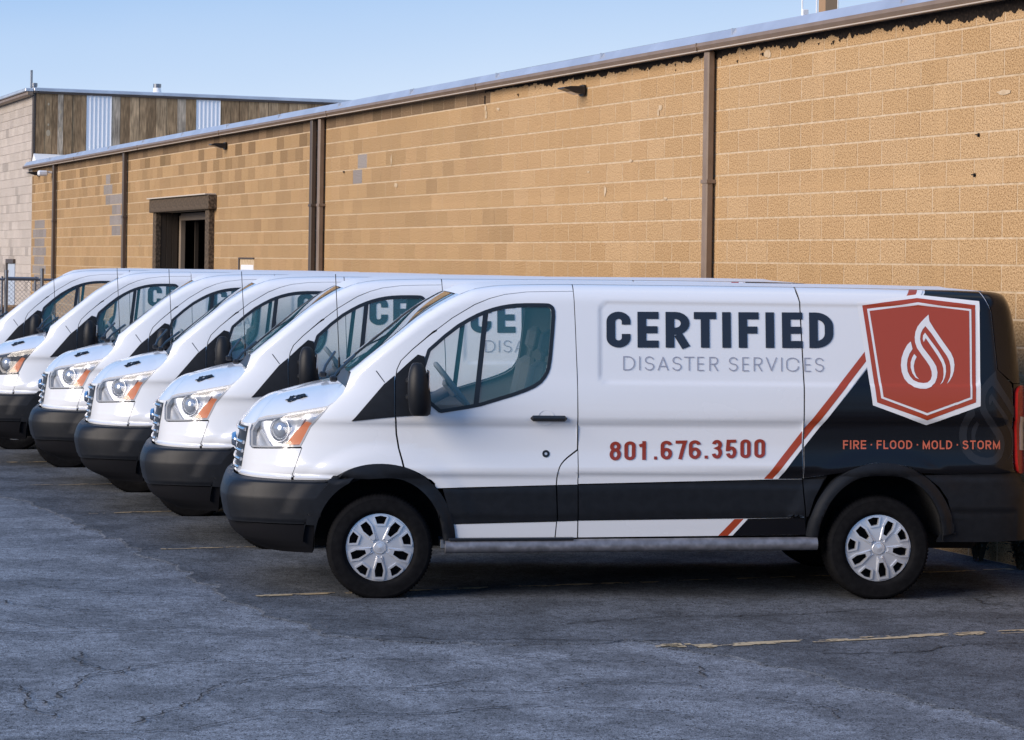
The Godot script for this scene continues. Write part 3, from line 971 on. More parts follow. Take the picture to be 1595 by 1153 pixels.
	var hl := pts([-0.833, 1.098, -0.849, 1.059, -0.848, 0.966, -0.834, 0.953, -0.523, 0.978, -0.504, 1.015, -0.458, 1.109, -0.406, 1.170, -0.347, 1.241, -0.46, 1.218, -0.593, 1.190, -0.751, 1.155, -0.805, 1.138])
	var hb: Array = both.call("headlight", sheet([to_uv(hl)], [], -0.030, 0.0, 0.02, func(q: Vector2) -> float: return 0.014 * sin(q.x * 30.0 + q.y * 22.0) * smoothstep(0.0, 0.2, q.y - 0.9)), M.reflector)
	var rim_in := Geometry2D.offset_polygon(pts([-0.833, 1.098, -0.849, 1.059, -0.848, 0.966, -0.834, 0.953, -0.523, 0.978, -0.504, 1.015, -0.458, 1.109, -0.406, 1.170, -0.347, 1.241, -0.46, 1.218, -0.593, 1.190, -0.751, 1.155, -0.805, 1.138]), -0.011)[0]
	var lens := sheet([to_uv(hl)], [], 0.003, 0.03, 0.02)
	var lrim := sheet([to_uv(hl)], [to_uv(rim_in)], -0.001, 0.03, 0.02)
	var lbar := sheet([to_uv(pts([-0.640, 0.962, -0.618, 0.964, -0.548, 1.070, -0.500, 1.160, -0.520, 1.160, -0.572, 1.075])), to_uv(pts([-0.80, 1.06, -0.79, 1.075, -0.715, 0.965, -0.735, 0.963]))], [], -0.012, 0.02, 0.02)
	var amb := sheet([to_uv(pts([-0.492, 1.142, -0.452, 1.128, -0.512, 1.005, -0.526, 0.992, -0.622, 0.988, -0.560, 1.072]))], [], -0.004, 0.02, 0.02)
	var dome := MB.new()
	var dc := surf(uv_of(Vector2(-0.672, 1.082)).x, 1.082)
	var dn := surf_n(uv_of(Vector2(-0.672, 1.082)).x, 1.082)
	var da := dn.cross(Vector3.UP).normalized(); var db := da.cross(dn)
	for i in 8:
		for k in 24:
			var P: Array[Vector3] = []; var N: Array[Vector3] = []
			for w in [[i, k], [i, k + 1], [i + 1, k + 1], [i + 1, k]]:
				var th: float = (w[0] / 8.0) * PI / 2; var an: float = TAU * w[1] / 24
				var d := (da * cos(an) + db * sin(an)) * sin(th) * 0.074 + dn * cos(th) * 0.03
				P.append(dc - dn * 0.032 + d); N.append(((da * cos(an) + db * sin(an)) * sin(th) + dn * cos(th)).normalized())
			dome.squad(P[0], P[1], P[2], P[3], N[0], N[1], N[2], N[3])
	var bezel := MB.new()
	var bp := PackedVector3Array()
	for k in 25: bp.append(dc - dn * 0.022 + (da * cos(TAU * k / 24.0) + db * sin(TAU * k / 24.0)) * 0.079)
	bezel.tube(bp, 0.007, 6, false)
	for s in 2:
		for it in [["headlight_rim", lrim, M.lamp_rim], ["headlight_bezel", lbar, M.silver_paint], ["turn_signal", amb, M.amber_plastic], ["projector_lens", dome, M.projector_glass], ["projector_ring", bezel, M.silver_paint], ["headlight_lens", lens, M.lamp_lens]]:
			obj(it[0], (it[1] if s == 0 else it[1].mirrored()).mesh(), it[2], hb[s])
	# bumper, upper and lower
	var ba := PackedVector2Array()
	for q in arch_f_out:
		if q.x < -0.30 and q.y < 0.775 and q.y > 0.484: ba.append(q)
	var uc := uv_of(Vector2(-0.955, 0.60)).x
	var bl := func(q: Vector2) -> float: return 0.026 * maxf(0.0, 1.0 - absf(q.x - uc) / 0.30) * smoothstep(0.775, 0.70, q.y) + 0.030 * clampf((0.775 - q.y) / 0.12, 0.0, 1.0) - 0.012 * clampf((0.52 - q.y) / 0.03, 0.0, 1.0) - 0.018
	var bu := cat([path_uv(cat([ba, pts([-0.492, 0.484])])), PackedVector2Array([Vector2(UN + 0.02, 0.484), Vector2(UN, 0.484), Vector2(UN, 0.772), Vector2(UN + 0.02, 0.772)]), path_uv(pts([-0.92, 0.772, -0.325, 0.772]))])
	var bum := sheet([bu], [], 0.010, 0.04, 0.02, bl)
	obj("front_bumper", bum.add(bum.mirrored()).mesh(), M.black_plastic, van)
	var bd := cat([path_uv(pts([-0.424, 0.476, -0.435, 0.290])), PackedVector2Array([Vector2(UN + 0.02, 0.290), Vector2(UN, 0.290), Vector2(UN, 0.476), Vector2(UN + 0.02, 0.476)])])
	var bdm := sheet([bd], [], 0.002, 0.04, 0.02)
	obj("front_valance", bdm.add(bdm.mirrored()).mesh(), M.dull_black, van)
	# grille
	var gz := 0.50
	var gback := MB.new()
	var gpoly := PackedVector2Array([Vector2(u_front(0.44, 0.79), 0.79), Vector2(UN, 0.79), Vector2(UN, 1.085), Vector2(u_front(0.52, 1.08), 1.085)])
	gback = sheet([gpoly], [], 0.004, 0.004, 0.02)
	var grille := obj("grille", gback.add(gback.mirrored()).mesh(), M.trim_black, van)
	for i in 5:
		var y: float = [0.805, 0.862, 0.918, 0.975, 1.062][i]
		var lp := PackedVector3Array()
		for k in 21:
			var z := lerpf(-1.0, 1.0, k / 20.0) * (0.455 + 0.012 * i)
			var u := u_front(absf(z) + 0.0001, y)
			var P := surf(u, y) + surf_n(u, y) * 0.014
			lp.append(Vector3(P.x, y, z))
		var sl := MB.new()
		sl.tube(lp, 0.0125, 8)
		obj("grille_slat", sl.mesh(), M.chrome, grille)
	var bg := MB.new()
	bg.lathe(pts([0.0, 0.030, 0.040, 0.028, 0.050, 0.020, 0.056, 0.0]), 24)
	var bo := obj("badge", bg.mesh(), M.chrome, grille, Vector3(-0.958, 0.965, 0))
	bo.rotation = Vector3(0, -PI / 2, 0); bo.scale = Vector3(2.0, 0.9, 1.0)
	# --- hood, cowl, windscreen, roof
	var crown := Lut.new([[-0.70, 1.272], [-0.60, 1.300], [-0.45, 1.350], [-0.30, 1.388]])
	var loop := PackedVector3Array(); var spine := PackedVector3Array()
	for q in densify(hood_seam, 0.03, false):
		var uv := uv_of(q)
		var P := surf(uv.x, uv.y)
		loop.append(P)
		var sx := clampf(lerpf(-0.30, -0.60, clampf((-0.24 - q.x) / 0.6, 0.0, 1.0)), -0.62, -0.28)
		spine.append(Vector3(sx, crown.at(sx), 0))
	var u_last := uv_of(Vector2(-0.91, 1.102)).x
	for i in 14:
		var u := lerpf(u_last, UN, (i + 1) / 14.0)
		loop.append(surf(u, 1.100)); spine.append(Vector3(-0.60, crown.at(-0.60), 0))
	var hood_mb := pillow(loop, spine, 2.3, 18)
	var lip := MB.new()
	for i in loop.size() - 1: lip.quad(loop[i], loop[i + 1], loop[i + 1] - Vector3(-0.01, 0.014, 0), loop[i] - Vector3(-0.01, 0.014, 0), Vector3(-1, 0, 1))
	hood_mb.add(lip)
	var hood := obj("hood", hood_mb.add(hood_mb.mirrored()).mesh(), M.white_paint, van)
	# vent mesh let into the hood on both sides
	for s in [1.0, -1.0]:
		var vm := MB.new()
		var gv := []
		for i in 7:
			var row := []
			for j in 5:
				var x := -0.60 + 0.12 * i / 6.0 - 0.03 * j / 4.0
				var z: float = s * (0.645 - 0.11 * j / 4.0)
				row.append(Vector3(x, crown_height(loop, spine, x, absf(z)) + 0.004, z))
			gv.append(row)
		for i in 6:
			for j in 4: vm.quad(gv[i][j], gv[i + 1][j], gv[i + 1][j + 1], gv[i][j + 1], Vector3.UP)
		for i in 7:
			for j in 4: vm.tube(PackedVector3Array([gv[i][j], gv[mini(i + 1, 6)][j + 1] + Vector3(0, 0.001, 0)]), 0.0025, 4, false)
		obj("hood_vent", vm.mesh(), M.trim_black, hood)
	var A := PackedVector3Array(); var B := PackedVector3Array()
	for i in 25:
		var x := lerpf(-0.205, 0.50, i / 24.0)
		var q := uv_of(Vector2(x, le.at(x) - 0.0005))
		A.append(surf(q.x, q.y))
		var t := i / 24.0
		B.append(Vector3(A[i].x - lerpf(0.015, 0.03, t), A[i].y - lerpf(0.012, -0.012, t), 0))
	var A2 := PackedVector3Array(); var A3 := PackedVector3Array()
	for i in A.size():
		var t := 0.20
		var k := 1.0 - (1.0 - t) * (1.0 - t)
		var q := A[i].lerp(B[i], k)
		A2.append(Vector3(q.x, q.y, A[i].z * (1.0 - t)))
		A3.append(A2[i] + Vector3(0.0, -0.006, 0.0))
	var pst := []
	for i in A.size(): pst.append(PackedVector3Array([A[i], A[i].lerp(A2[i], 0.5) + Vector3(-0.003, 0.005, 0), A2[i]]))
	both.call("pillar_face", grid_mesh(pst), M.white_paint)
	var ws := pillow2(A3, B, 14, -0.002)
	obj("windscreen", ws.add(ws.mirrored()).mesh(), M.tinted_glass, van)
	var wse := MB.new()
	wse.tube(A3, 0.009, 6)
	both.call("windscreen_seal", wse, M.trim_black)
	var cl := PackedVector3Array([loop[0] - Vector3(0, 0.02, 0.012), loop[0].lerp(A[0], 0.5) - Vector3(0, 0.035, 0.015), A[0] - Vector3(0.0, 0.006, 0)])
	var cs := PackedVector3Array([spine[0] - Vector3(0, 0.02, 0), Vector3(-0.27, 1.380, 0), B[0] - Vector3(0, 0.006, 0)])
	var cowl := pillow2(cl, cs, 10, 0.0)
	obj("scuttle_panel", cowl.add(cowl.mirrored()).mesh(), M.trim_black, van)
	for s in [0, 1]:
		var wp := MB.new()
		var z0 := 0.70 if s == 0 else 0.05
		wp.tube(PackedVector3Array([Vector3(-0.31 - 0.06 * s, 1.42, z0), Vector3(-0.27 - 0.08 * s, 1.47, z0 - 0.12), Vector3(-0.16 - 0.12 * s, 1.55, z0 - 0.50)]), 0.011, 6)
		wp.box(Vector3(-0.335 - 0.06 * s, 1.395, z0 - 0.03), Vector3(-0.285 - 0.06 * s, 1.435, z0 + 0.03), 0.01)
		obj("wiper", wp.mesh(), M.trim_black, van)
	var rl := PackedVector3Array(); var rs := PackedVector3Array()
	for i in 60:
		var x := lerpf(0.50, 3.8, i / 59.0)
		var q := uv_of(Vector2(x, le.at(x) - 0.0005))
		rl.append(surf(q.x, q.y)); rs.append(Vector3(x - 0.03 * clampf((1.0 - x) * 2.0, 0.0, 1.0), Lut.new([[0.5, B[24].y], [0.62, 2.050], [0.9, 2.072], [1.3, 2.080], [3.4, 2.082], [3.9, 2.076]], 200).at(x), 0))
	for i in 16:
		var u := lerpf(XR, UT, (i + 1) / 16.0)
		var x := surf(u, 1.9).x
		var q := surf(u, le.at(x) - lrad.at(x) + lrad.at(x) * PI / 2 - 0.001)
		rl.append(q); rs.append(Vector3(lerpf(3.8, 3.95, i / 15.0), 2.078, 0))
	var roof := pillow2(rl, rs, 10, 0.001)
	obj("roof", roof.add(roof.mirrored()).mesh(), M.roof_paint, van)
	var an := MB.new()
	an.tube(PackedVector3Array([Vector3(-0.24, 1.36, -0.80), Vector3(-0.24, 1.50, -0.80)]), 0.009, 6)
	an.tube(PackedVector3Array([Vector3(-0.24, 1.50, -0.80), Vector3(-0.275, 2.10, -0.80)]), 0.0032, 6)
	obj("aerial", an.mesh(), M.trim_black, van)
	# --- rear bumper and underbody
	var rb := cat([path_uv(pts([3.70, 0.385, 3.735, 0.452, 3.79, 0.455, 3.79, 0.55, 3.76, 0.67, 3.70, 0.755, 3.60, 0.832, 4.205, 0.848])), PackedVector2Array([Vector2(u_rear(0.9, 0.85), 0.846), Vector2(u_rear(0.5, 0.85), 0.846), Vector2(UT - 0.02, 0.846), Vector2(UT, 0.846), Vector2(UT, 0.40), Vector2(UT - 0.02, 0.40), Vector2(u_rear(0.5, 0.5), 0.40), Vector2(u_rear(0.9, 0.5), 0.40)])])
	var rbm := sheet([rb], [], 0.008, 0.03, 0.03, func(q: Vector2) -> float: return -0.010 * smoothstep(0.79, 0.84, q.y) - 0.006 * smoothstep(0.605, 0.59, q.y) * smoothstep(4.2, 4.1, q.x))
	obj("rear_bumper", rbm.add(rbm.mirrored()).mesh(), M.black_plastic, van)
	var ub := MB.new()
	ub.box(Vector3(-0.72, 0.30, -0.62), Vector3(4.1, 0.62, 0.62), 0.05)
	for xr in [[0.5, 2.75]]: ub.box(Vector3(xr[0], 0.34, -0.93), Vector3(xr[1], 0.5, 0.93), 0.03)
	ub.box(Vector3(-0.80, 0.32, -0.60), Vector3(1.28, 0.98, 0.60), 0.03)
	ub.box(Vector3(2.6, 0.32, -0.60), Vector3(4.1, 1.0, 0.60), 0.03)
	obj("underbody", ub.mesh(), M.soot, van)
	for e in [[arch_f_in, 0.0], [arch_r_in, 3.3]]:
		var ar: PackedVector2Array = e[0]
		var wl := MB.new()
		for i in ar.size() - 1:
			wl.quad(Vector3(ar[i].x, ar[i].y + 0.015, 0.985), Vector3(ar[i + 1].x, ar[i + 1].y + 0.015, 0.985), Vector3(ar[i + 1].x, ar[i + 1].y + 0.015, 0.5), Vector3(ar[i].x, ar[i].y + 0.015, 0.5), Vector3(e[1] - ar[i].x, -1, 0))
		both.call("wheel_housing", wl, M.soot)
	# --- step tube
	var tb := MB.new()
	var tr := PackedVector3Array()
	for i in 2: tr.append(Vector3(lerpf(0.425, 2.885, i), lerpf(0.343, 0.375, i), 0.995))
	tb.tube(tr, 0.043, 20, true)
	var tubes: Array = both.call("step_tube", tb, M.galvanised)
	var tp := MB.new()
	tp.box(Vector3(0.45, 0.378, 0.965), Vector3(1.27, 0.394, 1.03), 0.004, Transform3D(Basis(Vector3(0, 0, 1), 0.012), Vector3(0, 0, 0)))
	var br := MB.new()
	for x in [0.395, 1.6, 2.7]: br.box(Vector3(x, 0.33, 0.75), Vector3(x + 0.05, 0.385, 0.985), 0.004)
	for s in 2:
		obj("step_pad", (tp if s == 0 else tp.mirrored()).mesh(), M.trim_black, tubes[s])
		obj("step_bracket", (br if s == 0 else br.mirrored()).mesh(), M.steel_grey, tubes[s])
	# --- trim behind the panels and the cabin
	var liner_o := PackedVector2Array()
	liner_o.append_array(pts([-0.52, 0.80, -0.30, 1.30]))
	for i in 50: liner_o.append(Vector2(lerpf(-0.10, 1.40, i / 49.0), le.at(lerpf(-0.10, 1.40, i / 49.0)) - 0.03))
	liner_o.append_array(pts([1.40, 0.52, 0.55, 0.52, 0.42, 0.80, 0.0, 0.93, -0.40, 0.80]))
	both.call("door_trim", sheet([to_uv(liner_o)], [to_uv(Geometry2D.offset_polygon(win, 0.004)[0])], -0.034, 0.03, 0.04), M.interior_trim)
	var gapfill := PackedVector2Array()
	gapfill.append_array(pts([-0.55, 0.80, -0.24, 1.33, -0.16, 1.47]))
	for i in 50: gapfill.append(Vector2(lerpf(-0.15, 4.10, i / 49.0), le.at(lerpf(-0.15, 4.10, i / 49.0)) - 0.02))
	gapfill.append_array(pts([4.18, 0.70, 3.80, 0.70, 3.70, 0.83, 3.31, 0.92, 2.95, 0.83, 2.83, 0.60, 2.80, 0.42, 0.50, 0.40, 0.46, 0.66, 0.35, 0.78, 0.0, 0.90, -0.35, 0.80]))
	both.call("inner_panel", sheet([to_uv(gapfill)], [to_uv(ring)], -0.020, 0.0, 0.05), M.soot)
	var dash := MB.new()
	var dp := pts([-0.25, 1.10, -0.22, 1.38, -0.05, 1.40, 0.16, 1.36, 0.25, 1.28, 0.28, 1.12, 0.20, 0.85, -0.2, 0.85])
	for i in dp.size():
		var a := dp[i]; var b := dp[(i + 1) % dp.size()]
		dash.quad(Vector3(a.x, a.y, -0.86), Vector3(b.x, b.y, -0.86), Vector3(b.x, b.y, 0.86), Vector3(a.x, a.y, 0.86), Vector3(a.x + b.x - 0.06, a.y + b.y - 2.3, 0))
	dash.box(Vector3(0.0, 1.36, 0.22), Vector3(0.20, 1.44, 0.58), 0.04)
	dash.box(Vector3(-0.02, 1.36, -0.16), Vector3(0.12, 1.46, 0.16), 0.03)
	obj("dashboard", dash.mesh(), M.interior_light, van)
	var sw := MB.new()
	var sb := Basis(Vector3(0, 0, 1), -0.90)
	var cen := Vector3(0.50, 1.36, 0.42)
	var rp := PackedVector3Array()
	for k in 33: rp.append(cen + sb * Vector3(cos(TAU * k / 32.0) * 0.19, 0, sin(TAU * k / 32.0) * 0.19))
	sw.tube(rp, 0.017, 8, false)
	for k in 3: sw.tube(PackedVector3Array([cen + sb * Vector3(0, -0.03, 0), cen + sb * Vector3(cos(TAU * k / 3.0) * 0.18, 0, sin(TAU * k / 3.0) * 0.18)]), 0.016, 6)
	sw.tube(PackedVector3Array([cen + sb * Vector3(0, -0.05, 0), Vector3(0.22, 1.20, 0.42)]), 0.04, 8)
	sw.box(Vector3(-0.07, -0.05, -0.07), Vector3(0.07, -0.005, 0.07), 0.03, Transform3D(sb, cen))
	obj("steering_wheel", sw.mesh(), M.interior_light, van)
	for z in [0.45, -0.45]:
		var se := MB.new()
		var lean := Transform3D(Basis(Vector3(0, 0, 1), -0.20), Vector3(0.93, 1.0, z))
		se.box(Vector3(0.0, 0.0, -0.24), Vector3(0.13, 0.56, 0.24), 0.05, lean)
		se.box(Vector3(0.02, 0.60, -0.13), Vector3(0.11, 0.78, 0.13), 0.04, lean)
		se.box(Vector3(0.05, 0.5, -0.06), Vector3(0.07, 0.65, -0.04), 0.004, lean)
		se.box(Vector3(0.05, 0.5, 0.04), Vector3(0.07, 0.65, 0.06), 0.004, lean)
		se.box(Vector3(0.45, 0.88, z - 0.25), Vector3(1.0, 1.03, z + 0.25), 0.05)
		se.box(Vector3(0.5, 0.60, z - 0.2), Vector3(0.95, 0.9, z + 0.2), 0.02)
		obj("seat", se.mesh(), M.seat_fabric, van)
	var cab := MB.new()
	cab.box(Vector3(1.30, 0.55, -0.96), Vector3(1.32, 1.40, 0.96))
	cab.box(Vector3(1.30, 1.40, -0.92), Vector3(1.32, 1.96, 0.92))
	cab.box(Vector3(0.55, 0.55, -0.9), Vector3(1.30, 0.60, 0.9))
	obj("bulkhead", cab.mesh(), M.interior_light, van)
	# --- wheels
	for w in [[0.0, 1.0, false], [0.0, -1.0, false], [3.3, 1.0, true], [3.3, -1.0, true]]:
		var wh := Node3D.new(); wh.name = "wheel"; van.add_child(wh, true)
		wh.position = Vector3(w[0], 0.335 if not w[2] else 0.345, 0.975 * w[1])
		wh.rotation = Vector3(0, 0.0 if w[1] > 0 else PI, 0.19 if w[2] else -0.02)
		if not tyre_mesh: make_wheel_meshes()
		obj("tyre", tyre_mesh, M.tyre_rubber, wh)
		obj("hubcap", hub_mesh, M.silver_paint, wh)
		obj("wheel_rim", rim_mesh, M.soot, wh)
		obj("hub_badge", cap_mesh, M.silver_paint, wh)
	# --- wrap, stripes, lettering on the left side
	var L: Node = sides[0]; var Q: Node = rear_sides[0]
	var K := 1.268 / 1.005
	var top := func(x0: float, x1: float) -> PackedVector2Array:
		var o := PackedVector2Array()
		for i in 12: o.append(Vector2(lerpf(x0, x1, i / 11.0), le.at(lerpf(x0, x1, i / 11.0)) - 0.004))
		return o
	obj("black_wrap", sheet([to_uv(pts([2.615, 0.800, 2.774, 1.000, 2.776, 0.802]))], [], 0.002, 0.0, 0.025).mesh(), M.black_wrap, L)
	var wrap := cat([pts([2.786, 1.016]), pts([3.62, 2.040]), top.call(3.63, 3.995), pts([4.052, 1.925, 4.086, 1.539, 4.190, 1.44, 4.192, 1.42, 4.202, 1.0, 4.207, 0.853, 3.78, 0.841]), q_arch_offset(q_arch), pts([2.786, 0.807])])
	obj("black_wrap", sheet([to_uv(wrap)], [], 0.002, 0.0, 0.025).mesh(), M.black_wrap, Q)
	obj("black_wrap", sheet([to_uv(pts([2.418, 0.5365, 2.798, 0.546, 2.816, 0.432, 2.745, 0.431, 2.322, 0.424]))], [], 0.006, 0.0, 0.025).mesh(), M.black_wrap, van)
	var gh := sheet(logo_at(Vector2(4.02, 0.905), 0.00074), [], 0.0032, 0.0, 0.025)
	# diagonal stripe, split at the panel seam
	for piece in [[0.800, 1.000, L, 2.777], [1.016, 2.055, Q, 99.0]]:
		var y0: float = piece[0]; var y1: float = piece[1]
		var X := func(y: float, base: float) -> float: return base + (y - 0.797) / K
		var red := PackedVector2Array(); var wht := PackedVector2Array()
		if y0 < 0.9:
			red = pts([2.522, 0.801, 2.580, 0.801, 2.770, 1.040, 2.772, 1.118])
			wht = pts([2.580, 0.801, 2.617, 0.801, 2.772, 1.000, 2.771, 1.038])
		else:
			red = pts([2.786, 1.136, X.call(2.055, 2.522), 2.055, X.call(2.055, 2.580), 2.055, 2.786, 1.060])
			wht = pts([2.786, 1.056, X.call(2.055, 2.580), 2.055, X.call(2.055, 2.617), 2.055, 2.786, 1.013])
		obj("red_stripe", sheet([to_uv(red)], [], 0.0035, 0.0, 0.025).mesh(), M.red_vinyl, piece[2])
		obj("white_stripe", sheet([to_uv(wht)], [], 0.0035, 0.0, 0.025).mesh(), M.white_vinyl, piece[2])
	obj("red_stripe", sheet([to_uv(pts([2.330, 0.534, 2.392, 0.5355, 2.293, 0.424, 2.227, 0.423]))], [], 0.0065, 0.0, 0.025).mesh(), M.red_vinyl, van)
	obj("white_stripe", sheet([to_uv(pts([2.392, 0.5355, 2.420, 0.5360, 2.322, 0.4245, 2.293, 0.424]))], [], 0.0065, 0.0, 0.025).mesh(), M.white_vinyl, van)
	obj("ghost_emblem", gh.mesh(), M.ghost_wrap, Q)
	var em := obj("shield_emblem", sheet([to_uv(pts([3.146, 1.970, 3.556, 2.024, 3.977, 1.987, 3.968, 1.294, 3.606, 1.166, 3.241, 1.293]))], [], 0.0050, 0.0, 0.010).mesh(), M.white_vinyl, Q)
	obj("shield_border", sheet([to_uv(pts([3.18, 1.952, 3.556, 2.001, 3.947, 1.962, 3.936, 1.319, 3.608, 1.199, 3.269, 1.312]))], [], 0.0066, 0.0, 0.010).mesh(), M.red_vinyl, Q)
	obj("shield_line", sheet([to_uv(pts([3.212, 1.927, 3.557, 1.973, 3.919, 1.934, 3.911, 1.341, 3.605, 1.23, 3.296, 1.34]))], [], 0.0082, 0.0, 0.010).mesh(), M.white_vinyl, Q)
	obj("shield_face", sheet([to_uv(pts([3.228, 1.914, 3.557, 1.959, 3.904, 1.923, 3.897, 1.352, 3.605, 1.246, 3.311, 1.349]))], [], 0.0098, 0.0, 0.010).mesh(), M.red_vinyl, Q)
	obj("flame_mark", sheet(logo_at(Vector2(3.582, 1.405), 0.000580), [], 0.0114, 0.0, 0.010).mesh(), M.white_vinyl, Q)
	var s := 0.000993
	var big := [["C", 25, 160], ["E", 232, 141], ["R", 420, 160], ["T", 610, 150], ["I", 798, 62], ["F", 910, 136], ["I", 1090, 62], ["E", 1203, 139], ["D", 1387, 163]]
	for g in big: obj("letter", letters([[g[0], (g[1] - 25) * s, g[2] * s]], 0.2345, 0.0465, Vector2(1.468, 1.652), Vector2(1, 0.009).normalized(), 0.0045, 1.24).mesh(), M.navy_vinyl, L)
	var spec := []
	for g in [["D", 132, 78], ["I", 236, 8], ["S", 272, 63], ["A", 357, 73], ["S", 453, 62], ["T", 530, 70], ["E", 618, 44], ["R", 697, 58], ["S", 825, 60], ["E", 915, 43], ["R", 990, 57], ["V", 1070, 75], ["I", 1171, 8], ["C", 1205, 85], ["E", 1325, 43], ["S", 1395, 60]]:
		spec.append([g[0], (g[1] - 132) * s * 1.018, g[2] * s])
	obj("subtitle_lettering", letters(spec, 0.092, 0.0066, Vector2(1.578, 1.505), Vector2(1, 0.003).normalized(), 0.0045).mesh(), M.grey_vinyl, L)
	spec = []
	for g in [["8", 37, 76], ["0", 133, 75], ["1", 226, 54], [".", 327, 20], ["6", 370, 77], ["7", 468, 75], ["6", 555, 80], [".", 658, 22], ["3", 705, 70], ["5", 798, 72], ["0", 893, 70], ["0", 985, 73]]:
		spec.append([g[0], (g[1] - 37) * s * 1.02, g[2] * s])
	obj("phone_lettering", letters(spec, 0.123, 0.0205, Vector2(1.493, 0.914), Vector2(1, 0.025).normalized(), 0.0045, 1.22).mesh(), M.deep_red_vinyl, L)
	spec = []
	var cur := 0.0
	for word in ["FIRE", "FLOOD", "MOLD", "STORM"]:
		for ch in word:
			var w: float = {"F": 0.036, "I": 0.012, "R": 0.042, "E": 0.038, "L": 0.034, "O": 0.046, "D": 0.043, "M": 0.051, "S": 0.042, "T": 0.040}[ch]
			spec.append([ch, cur, w]); cur += w + 0.0115
		if word != "STORM":
			spec.append(["+", cur + 0.020, 0.010]); cur += 0.062
	var fit := 1.062 / (cur - 0.0115)
	for g in spec: g[1] *= fit; g[2] *= fit
	obj("services_lettering", letters(spec, 0.058, 0.0095, Vector2(3.047, 1.001), Vector2(1, 0.007).normalized(), 0.0055).mesh(), M.orange_vinyl, Q)
	return van

func q_arch_offset(q: PackedVector2Array) -> PackedVector2Array:
	var o := PackedVector2Array()
	for p in q: o.append(p + Vector2(0, 0.003))
	return o

func crown_height(loop: PackedVector3Array, spine: PackedVector3Array, x: float, z: float) -> float:
	var best := 0.0; var bd := 99.0
	for i in loop.size():
		for j in 15:
			var t := j / 14.0
			var q := loop[i].lerp(spine[i], t)
			var d := Vector2(q.x - x, q.z - z).length()
			if d < bd:
				bd = d
				best = lerpf(loop[i].y, spine[i].y, 1.0 - pow(1.0 - t, 2.3))
	return best

func pillow2(loop: PackedVector3Array, spine: PackedVector3Array, rows: int, off: float) -> MB:
	var grid := []
	for i in loop.size():
		var row := PackedVector3Array()
		for j in rows + 1:
			var t := pow(float(j) / rows, 1.3)
			var k := 1.0 - (1.0 - t) * (1.0 - t)
			var q := loop[i].lerp(spine[i], k)
			q.z = lerpf(loop[i].z, 0.0, t)
			q.y += off
			row.append(q)
		grid.append(row)
	return grid_mesh(grid)

